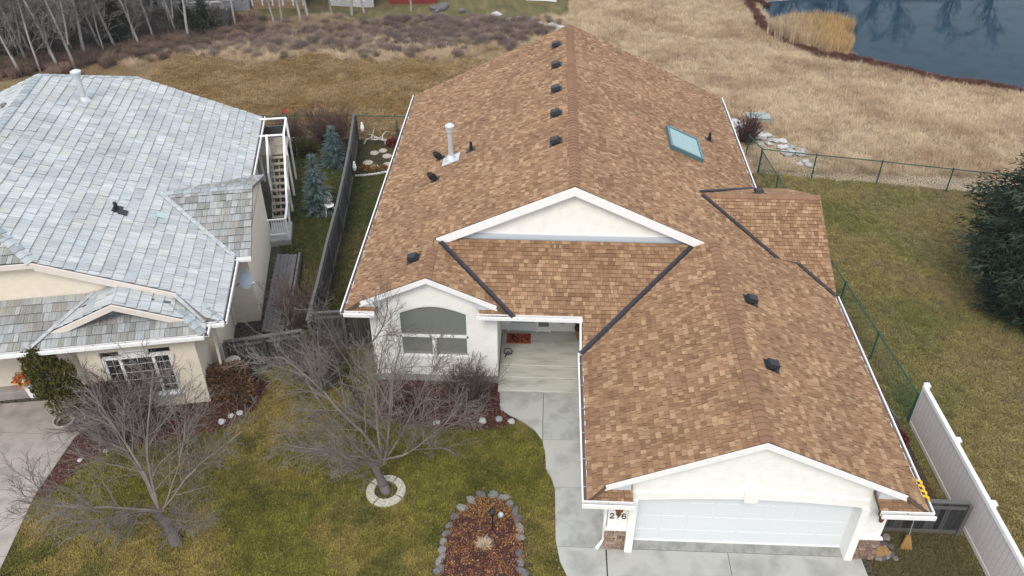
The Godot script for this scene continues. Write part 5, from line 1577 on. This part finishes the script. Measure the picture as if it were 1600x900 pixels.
	conifer("blue_spruce", "taller blue spruce beside the long wooden fence", "blue spruces in the left yard", V(-9.75, 0, -31.1), 2.9, .75, blue, 131, .9)
	conifer("blue_spruce", "smaller blue spruce near the far end of the long fence", "blue spruces in the left yard", V(-9.95, 0, -35.3), 2.1, .72, blue, 132, .9)
	var dk := [Color(.017, .03, .018), Color(.023, .04, .023), Color(.05, .07, .046), Color(.012, .022, .013)]
	conifer("dark_spruce", "big dark spruce at the right edge of the lawn", "", V(17.7, 0, -25.1), 10.6, 4.0, dk, 133, 2.8, .04, .75, .38)
	# pale poplars of the grove at the upper left
	var pale := Color(.5, .475, .45)
	var po := {"segs": [8, 5, 4, 3], "split": 1, "wig": .045, "up": [.03, .04, .02, .0], "taper": .35, "start": [.22, .2, .2], "kids": [3.6, 1.8, 1.3], "angle": [.75, .6, .6], "ratio": [.2, .5, .5], "thin": [.32, .5, .55], "rmin": [.045, .014, .01, .008], "tcol": Color(.3, .275, .26), "col": pale, "mat": M.birch}
	var protos := []
	var spots := [[-33.4, -47.4], [-31.9, -47.5], [-31.2, -48.4], [-30.3, -48.9], [-29.4, -49.2], [-29.6, -51.0], [-28.3, -52.6], [-27.4, -53.6], [-26.3, -54.1], [-25.2, -55.2], [-24.2, -54.6], [-22.8, -56.0], [-21.6, -56.7], [-33.6, -50.6], [-32.3, -52.0], [-31.1, -53.2], [-34.8, -49.2], [-29.9, -54.6], [-28.0, -56.2], [-26.0, -57.2], [-33.0, -55.4], [-19.4, -58.3], [-18.9, -58.6], [-17.6, -58.8], [-15.7, -60.2], [-14.2, -60.0], [-13.4, -60.5], [-10.1, -61.3], [-17.2, -59.3], [-35.6, -52.6], [-36.6, -50.0], [-30.7, -56.8], [-34.5, -57.5], [-24.0, -58.5], [-32.6, -49.6], [-33.8, -52.2], [-30.6, -51.6], [-28.9, -54.2], [-27.0, -55.6], [-35.0, -54.6], [-31.8, -54.8], [-29.2, -52.4], [-25.8, -55.9], [-34.2, -48.4], [-33.1, -51.0], [-31.4, -50.2], [-30.0, -50.2], [-28.6, -51.6], [-32.0, -56.0], [-29.6, -56.0], [-27.6, -57.4], [-35.4, -56.4], [-36.0, -53.8], [-26.8, -52.9]]
	var names := ["straight", "slightly crooked", "slender", "leaning", "forked"]
	var spot := ["leftmost", "left of the ridge end", "by the ridge end", "second from the ridge", "third from the ridge", "above the flue pipe", "right of the flue pipe", "left of the small spruce", "right of the small spruce", "near the grey house", "before the grey house", "left of the deck house", "by the deck house"]
	for i in spots.size():
		var s: Array = spots[i]
		var where := "in the grove" if i < 13 else ("deep in the upper left grove" if s[0] < -20 else "on the meadow edge by the far houses")
		var lab := "%s pale bare poplar %s" % [["", "", "", "", "", "", "", "", "", "", "", "", "", "pale trunked", "broad", "crooked", "split", "arching", "back row", "stout", "lanky"][i] if i >= 13 and i < 21 else names[i % 5] if i < 21 else ["single", "twin-stemmed left", "twin-stemmed right", "tall thin", "gently curved", "low branched", "lone rightmost", "shorter", "crowded", "far left", "far back", "half hidden", "small", "thin", "bent", "mossy", "knotty", "young", "old", "narrow", "whitish", "greyish", "outer", "spindly", "wiry", "light barked", "double leader", "short crowned", "tangled", "scraggly", "weathered", "upright", "front row"][i - 21], where]
		if i < 13: lab += ", " + spot[i]
		if i == 19: lab = "forked pale bare poplar near the grey house in the grove"
		if i == 18: lab = "leaning pale bare poplar at the back of the upper left grove"
		var at := V(s[0], gy(s[0], s[1]) - .05, s[1])
		if i < 5:
			var lean := V([.02, -.08, .03, -.14, -.06][i], 1, .02)
			var stems := [[V(0, 0, 0), lean, [9.5, 9.0, 8.4, 9.4, 9.0][i], [.09, .085, .07, .088, .09][i], 0]]
			if i == 4: stems.append([V(0, 1.6, 0), V(.22, 1, .05), 5.6, .06, 0])
			protos.append(bare_tree("bare_poplar", lab, "pale bare poplars of the grove", at, po, stems, 140 + i))
		else:
			copy(protos[i % 5], at, rng.randf_range(-.5, .5), rng.randf_range(.8, 1.15), lab)
	for s in [[-28.5, -53.6, 4.2, 1.25, "small dark spruce among the pale poplars by the beige house"], [-24.6, -55.9, 2.6, .9, "dark spruce at the grove edge beside the grey house"], [-23.3, -55.7, 2.9, 1.1, "squat dark spruce at the right end of the grove"]]:
		conifer("grove_spruce", s[4], "dark spruces in the grove", V(s[0], gy(s[0], s[1]), s[1]), s[2], s[3], [Color(.025, .036, .022), Color(.035, .048, .028), Color(.055, .06, .04)], int(s[0] * -10), .9)
	# trees on the far side of the pond: seen only mirrored in the water
	var far := [[20, -73, .7], [24.5, -74, .85], [27, -72.5, .7], [30, -75, .9], [34, -73, .75], [38, -75, .85], [43, -73, .75]]
	var fo := {"segs": [6, 6, 5, 3], "split": 2, "wig": .1, "up": [.03, .05, .03, .0], "taper": .4, "start": [.25, .2, .15], "kids": [2.0, 1.8, 1.4], "angle": [.65, .65, .6], "ratio": [.6, .5, .5], "thin": [.5, .5, .55], "rmin": [.06, .03, .02, .015], "col": Color(.06, .05, .045), "mat": M.bark}
	var fp: Node3D = null
	for i in far.size():
		var lab := "bare tree on the far pond shore, number %s from the reed bed" % ["one", "two", "three", "four", "five", "six", "seven"][i]
		var at := V(far[i][0], gy(far[i][0], far[i][1]), far[i][1])
		if i == 0: fp = bare_tree("shore_tree", lab, "trees across the pond", at, fo, [[V(0, 0, 0), V(.02, 1, 0), 5.6, .18, 0]], 160)
		else: copy(fp, at, rng.randf() * TAU, far[i][2], lab)
	conifer("shore_spruce", "spruce on the far pond shore behind the reed bed", "trees across the pond", V(22.3, -1.2, -71.5), 5.6, 1.4, dk, 165, .9)
	conifer("shore_spruce", "spruce on the far pond shore toward the right", "trees across the pond", V(40.5, -1.2, -71.5), 5.0, 1.3, dk, 166, .9)

# ---------------------------------------------------------------- houses beyond the meadow
func bg_house(label: String, at: Vector3, turn: float, w: float, d: float, hh: float, col: Color, roofc: Color, deck := false, decol := Color(.3, .2, .13)):
	var t := thing("far_house", label, "house", at, turn, "houses beyond the meadow")
	var wm := mat(col.r, col.g, col.b, .9)
	var mb := MB.new(); mb.span(-w / 2, w / 2, -.5, hh, -d, 0)
	part(t, "wall", mb, wm)
	mb = MB.new()
	mb.prism(PackedVector2Array([Vector2(-d - .5, hh), Vector2(.5, hh), Vector2(-d / 2, hh + d * .25)]), V(-w / 2 - .4, 0, 0), V(0, 0, 1), V(0, 1, 0), V(w + .8, 0, 0))
	part(t, "roof", mb, mat(roofc.r, roofc.g, roofc.b, .9))
	var n := int(w / 2.6)
	for i in n:
		for fl in [0.9, 3.4]:
			if fl + 1.3 > hh: continue
			var x := -w / 2 + w * (i + .5) / n
			var f := MB.new(); f.span(x - .65, x + .65, fl - .08, fl + 1.25, .0, .05)
			var win := part(t, "window", f, M.trim)
			f = MB.new(); f.span(x - .56, x + .56, fl, fl + 1.17, .05, .062)
			part(win, "pane", f, M.glass_dark)
	if deck:
		var dm := mat(decol.r, decol.g, decol.b, .9)
		for i in 8:
			mb = MB.new(); mb.span(-w * .32, w * .32, .52, .57, .08 + i * .3, .36 + i * .3)
			part(t, "deck_board", mb, dm)
		mb = MB.new(); mb.span(-w * .32, w * .32, -.4, .5, 2.4, 2.46)
		part(t, "deck_skirt", mb, dm)
		for i in 6:
			mb = MB.new(); var x := lerpf(-w * .31, w * .31, i / 5.0); mb.span(x - .05, x + .05, .3, 1.5, 2.38, 2.47)
			part(t, "rail_post", mb, M.trim)
		mb = MB.new(); mb.span(-w * .32, w * .32, 1.45, 1.52, 2.37, 2.48)
		part(t, "rail", mb, M.trim)
func make_background():
	bg_house("beige house seen through the poplar grove", V(-32.4, -1.2, -58.6), .15, 7, 8, 5.0, Color(.36, .33, .29), Color(.1, .09, .1))
	bg_house("grey house behind the right end of the grove", V(-25.0, -1.2, -60.2), .1, 6.5, 8, 5.2, Color(.32, .33, .35), Color(.12, .12, .13), true, Color(.36, .35, .35))
	bg_house("cream house with a low deck at the top edge", V(-19.9, -1.2, -63.4), .05, 6, 8, 5.0, Color(.4, .37, .33), Color(.12, .11, .11), true, Color(.32, .22, .15))
	bg_house("white house at the top edge left of the red deck", V(-14.6, -1.2, -64.6), 0, 5, 8, 5.0, Color(.62, .62, .62), Color(.12, .11, .11), true, Color(.55, .55, .55))
	bg_house("grey house with a red painted deck at the top edge", V(-10.2, -1.2, -65.3), 0, 5.5, 8, 5.0, Color(.35, .34, .35), Color(.1, .1, .1), true, Color(.2, .035, .03))
	bg_house("small white shed at the top edge above the ridge", V(-.65, -1.2, -64.0), 0, 2.3, 2.2, 2.0, Color(.7, .72, .72), Color(.3, .3, .3))
	rng.seed = 77
	for i in 9:
		var x := -7.9 + rng.randfn() * .5; var z := -61.7 + rng.randfn() * .35
		var r := inst(self, numbered("dark_rock"), cache_rock2(), Transform3D(Basis(Vector3.UP, rng.randf() * TAU).scaled(Vector3.ONE * rng.randf_range(.4, .9)), V(x, gy(x, z) + .1, z)))
		tag(r, "dark rock in the pile near the red deck", "rock", "rock pile near the red deck")
func cache_rock2() -> ArrayMesh:
	if not cache.has("rockd"): cache["rockd"] = rock_mesh(98, Color(.16, .15, .16), M.stone, .8)
	return cache["rockd"]

# ---------------------------------------------------------------- grass, reeds, mulch
func make_grass():
	rng.seed = 200
	# lawns
	var lawn := tuft(7, .05, .06, .008, .7)
	var sp := []
	for i in 120000:
		var x := rng.randf_range(-14.3, 1.0); var z := rng.randf_range(-24, -11.6)
		if zone(x, z) != "lawn": continue
		var c := ground_col(x, z)
		sp.append([Transform3D(Basis(Vector3.UP, rng.randf() * TAU).scaled(Vector3.ONE * rng.randf_range(.7, 1.4)), V(x, 0, z)), vary(c * 1.12, .4)])
	scatter("lawn_grass", "short olive lawn grass in front of the houses", "grass", lawn, sp)
	sp = []
	for i in 70000:
		var x := rng.randf_range(9, 26); var z := rng.randf_range(-36, -12)
		if zone(x, z) != "right" or (x > 20 and z > -25): continue
		sp.append([Transform3D(Basis(Vector3.UP, rng.randf() * TAU).scaled(Vector3.ONE * rng.randf_range(.8, 1.7)), V(x, 0, z)), vary(ground_col(x, z) * 1.1, .3)])
	for i in 26000:
		var x := rng.randf_range(-13, -6); var z := rng.randf_range(-38, -22)
		if zone(x, z) != "side": continue
		sp.append([Transform3D(Basis(Vector3.UP, rng.randf() * TAU).scaled(Vector3.ONE * rng.randf_range(.8, 1.6)), V(x, 0, z)), vary(ground_col(x, z) * 1.1, .3)])
	for i in 8000:
		var x := rng.randf_range(8.9, 11.6); var z := rng.randf_range(-15.1, -11.5)
		sp.append([Transform3D(Basis(Vector3.UP, rng.randf() * TAU).scaled(Vector3.ONE * rng.randf_range(.7, 1.3)), V(x, 0, z)), vary(Color(.16, .135, .06), .35)])
	scatter("yard_grass", "short yellow-green grass of the side and right yards", "grass", lawn, sp)
	# meadow
	var tall := tuft(14, .32, .2, .008, .7)
	sp = []
	for i in 130000:
		var z := -rng.randf_range(35.5, 72); var x := rng.randf_range(-38, 36)
		var zn := zone(x, z)
		if zn != "meadow": continue
		if x < -6 and z > -48: continue
		var pp := Vector2(x, z)
		if pp.distance_to(Geometry2D.get_closest_point_to_segment(pp, Vector2(8.6, -42), Vector2(12.6, -36.6))) < .95: continue
		if pp.distance_to(Geometry2D.get_closest_point_to_segment(pp, Vector2(-4, -60.3), Vector2(1.2, -57.6))) < .6: continue
		var c := ground_col(x, z) * 1.12
		var k := rng.randf_range(.55, 1.2) * (1 + .2 * nz.get_noise_2d(x * 6, z * 6))
		sp.append([Transform3D(Basis(Vector3.UP, rng.randf() * TAU).scaled(V(1, k, 1) * rng.randf_range(.7, 1.2)), V(x, gy(x, z) - .03, z)), vary(c, .12)])
	scatter("meadow_grass", "tall dry straw-coloured meadow grass behind the houses", "grass", tall, sp)
	sp = []
	for i in 26000:
		var z := -rng.randf_range(38.3, 52); var x := rng.randf_range(-24, 2)
		if zone(x, z) != "mown": continue
		sp.append([Transform3D(Basis(Vector3.UP, rng.randf() * TAU).scaled(V(1.6, 2, 1.6) * rng.randf_range(.7, 1.3)), V(x, gy(x, z), z)), vary(ground_col(x, z) * 1.1, .25)])
	scatter("mown_grass", "mown brown grass strip behind the back fence", "grass", lawn, sp)
	# purple-brown thicket of low shrubs
	var bb := MB.new()
	for i in 60:
		var a := rng.randf() * TAU
		var d := V(cos(a) * rng.randf() * .9, 1, sin(a) * rng.randf() * .9).normalized()
		var s := V(rng.randfn() * .12, 0, rng.randfn() * .12)
		var e := s + d * rng.randf_range(.4, .8)
		bb.tube(s, e, .012, .007, 3, Color.WHITE * rng.randf_range(.7, 1.2))
		for k in 3:
			var p := s.lerp(e, rng.randf_range(.4, 1))
			bb.tube(p, p + (d + V(rng.randfn(), rng.randfn(), rng.randfn()) * .5).normalized() * .25, .007, .004, 3, Color.WHITE * rng.randf_range(.7, 1.2))
	var bush := bb.mesh(M.blade)
	sp = []
	for i in 4600:
		var x := rng.randf_range(-30, 1); var z := -rng.randf_range(49.5, 62)
		if zone(x, z) != "meadow": continue
		var e := Vector2((x + 6.5) / 6.5, (z + 57.2) / 3.4).length()
		var e2 := Vector2((x + 17) / 10, (z + 54.3) / 2.6).length()
		var nn := nz2.get_noise_2d(x * 9, z * 9)
		var n3 := nz.get_noise_2d(x * 26, z * 26)
		if minf(e, e2 + .15) + nn * .7 + (n3 * 2.2 + .35 if e > 1 else n3 * 1.2) > 1.0: continue
		var c := Color(.2, .15, .138).lerp(Color(.34, .26, .21), clampf(.4 + nn * 1.5 + (0.25 if e > 1 else 0.0), 0, 1))
		sp.append([Transform3D(Basis(Vector3.UP, rng.randf() * TAU).scaled(V(1, .8, 1) * rng.randf_range(.35, .85)), V(x, gy(x, z), z)), vary(c, .3)])
	for i in 800:
		var f := rng.randf()
		var x := lerpf(-36, -21, f) + rng.randfn() * .8; var z := lerpf(-46.0, -57, f) + rng.randfn() * 1.0
		sp.append([Transform3D(Basis(Vector3.UP, rng.randf() * TAU).scaled(Vector3.ONE * rng.randf_range(.4, .9)), V(x, gy(x, z), z)), vary(Color(.24, .165, .13), .35)])
	for i in 1300:
		var x := rng.randf_range(-40, -22); var z := rng.randf_range(-66, -50)
		if z > -49 - (x + 36) * .55 or z < -57.8: continue
		sp.append([Transform3D(Basis(Vector3.UP, rng.randf() * TAU).scaled(Vector3.ONE * rng.randf_range(.9, 1.9)), V(x, gy(x, z), z)), vary(Color(.17, .148, .138), .3)])
	scatter("shrub_thicket", "purple-brown thicket of bare low shrubs in the meadow", "shrubs", bush, sp)
	# reeds and the russet shore
	var reed := tuft(11, 1.0, .22, .016, .2)
	var rp := PackedVector2Array([Vector2(15.0, -57.4), Vector2(15.4, -58.6), Vector2(17.2, -59.8), Vector2(19.3, -59.9), Vector2(20.7, -58.9), Vector2(20.7, -57.7), Vector2(19.4, -56.6), Vector2(19.8, -55), Vector2(19.2, -53.7), Vector2(17.8, -53.6), Vector2(16.3, -55.4)])
	sp = []
	for i in 5200:
		var x := rng.randf_range(15, 21); var z := rng.randf_range(-62.2, -53.5)
		if not inside(Vector2(x, z), rp): continue
		var c := Color(.5, .34, .16).lerp(Color(.52, .41, .29), clampf((18.4 - x) * .4 + nz.get_noise_2d(x * 20, z * 20), 0, 1))
		sp.append([Transform3D(Basis(Vector3.UP, rng.randf() * TAU).scaled(Vector3.ONE * rng.randf_range(.7, 1.15)), V(x, -1.35, z)), vary(c, .45)])
	scatter("reed_bed", "golden reed bed at the near corner of the pond", "reeds", reed, sp)
	sp = []
	for seg in [[V(14.9, 0, -64.5), V(14.7, 0, -58.0), 220], [V(14.8, 0, -58.6), V(17.4, 0, -53.2), 300], [V(17.4, 0, -53.2), V(19.3, 0, -52.6), 140], [V(19.3, 0, -52.9), V(24.8, 0, -49.0), 420], [V(24.8, 0, -49.0), V(36, 0, -42.4), 700], [V(12.5, 0, -66), V(16, 0, -63.5), 320]]:
		for i in seg[2]:
			var f := rng.randf()
			var p: Vector3 = seg[0].lerp(seg[1], f) + V(rng.randfn() * .14, 0, rng.randfn() * .14)
			sp.append([Transform3D(Basis(Vector3.UP, rng.randf() * TAU).scaled(Vector3.ONE * rng.randf_range(.2, .5)), V(p.x, maxf(gy(p.x, p.z), -1.32), p.z)), vary(Color(.15, .06, .045), .4)])
	scatter("shore_shrubs", "dark red twiggy growth along the pond shore", "shrubs", bush, sp)
	# mulch chips and fallen leaves
	var cm := MB.new()
	cm.box(Vector3.ZERO, V(.07, .012, .025))
	var chip := cm.mesh(M.blade)
	sp = []
	for bed in [[BED_BAY, 3000, Vector4(-5.4, -.6, -20.5, -18.3)], [BED_LEFT, 5000, Vector4(-14.4, -8.9, -20.6, -15.2)]]:
		var b: Vector4 = bed[2]
		for i in bed[1]:
			var p := Vector2(rng.randf_range(b.x, b.y), rng.randf_range(b.z, b.w))
			if not inside(p, bed[0]): continue
			sp.append([Transform3D(Basis.from_euler(V(rng.randfn() * .4, rng.randf() * TAU, rng.randfn() * .4)).scaled(Vector3.ONE * rng.randf_range(.6, 1.5)), V(p.x, .035, p.y)), vary(pick([Color(.13, .045, .035), Color(.09, .04, .03), Color(.16, .07, .05)]), .4)])
	for i in 3500:
		var p := Vector2(rng.randf_range(8.95, 11.3), rng.randf_range(-25.4, -15.3))
		if p.x > 10.6 + (p.y + 25.5) * .11: continue
		sp.append([Transform3D(Basis.from_euler(V(rng.randfn() * .4, rng.randf() * TAU, rng.randfn() * .4)), V(p.x, .03, p.y)), vary(Color(.09, .06, .05), .5)])
	scatter("mulch_chips", "reddish bark mulch chips on the flower beds", "mulch", chip, sp)
	var lm := MB.new()
	lm.tri(V(-.03, 0, 0), V(0, .012, .022), V(.035, 0, 0), Vector3.UP); lm.tri(V(-.03, 0, 0), V(0, .008, -.022), V(.035, 0, 0), Vector3.UP)
	var leafm := lm.mesh(M.leaf)
	sp = []
	for i in 9000:
		var p := Vector2(rng.randf_range(-2.5, -.2), rng.randf_range(-15.8, -12.4))
		if not inside(p, ISLAND): continue
		var nn := nz2.get_noise_2d(p.x * 40, p.y * 40)
		var c: Color = pick([Color(.26, .1, .04), Color(.2, .09, .045), Color(.33, .17, .07), Color(.16, .05, .04)]) if nn > -.08 else pick([Color(.1, .025, .028), Color(.14, .04, .035), Color(.08, .03, .028), Color(.24, .12, .06)])
		if p.y < -15.0: c = c.lerp(Color(.3, .17, .04), .45)
		sp.append([Transform3D(Basis.from_euler(V(rng.randfn() * .6, rng.randf() * TAU, rng.randfn() * .6)).scaled(Vector3.ONE * rng.randf_range(.5, 1.1)), V(p.x, .055 + rng.randf() * .05, p.y)), vary(c, .35)])
	var lf := []
	for i in 1500:
		var p := Vector2(rng.randf_range(-13.5, 1.6), rng.randf_range(-20, -12))
		if zone(p.x, p.y) == "bed": continue
		if zone(p.x, p.y) != "lawn": continue
		lf.append([Transform3D(Basis.from_euler(V(rng.randfn() * .3, rng.randf() * TAU, rng.randfn() * .3)).scaled(Vector3.ONE * rng.randf_range(.6, 1.1)), V(p.x, .065 if p.x > 0 else .04, p.y)), vary(pick([Color(.2, .11, .05), Color(.28, .18, .09), Color(.15, .08, .04)]), .3)])
	scatter("lawn_leaf_litter", "sparse brown leaf litter on the front lawn", "leaves", leafm, lf)
	scatter("fallen_leaves", "rust red fallen leaves and dead plants filling the island bed", "leaves", leafm, sp)
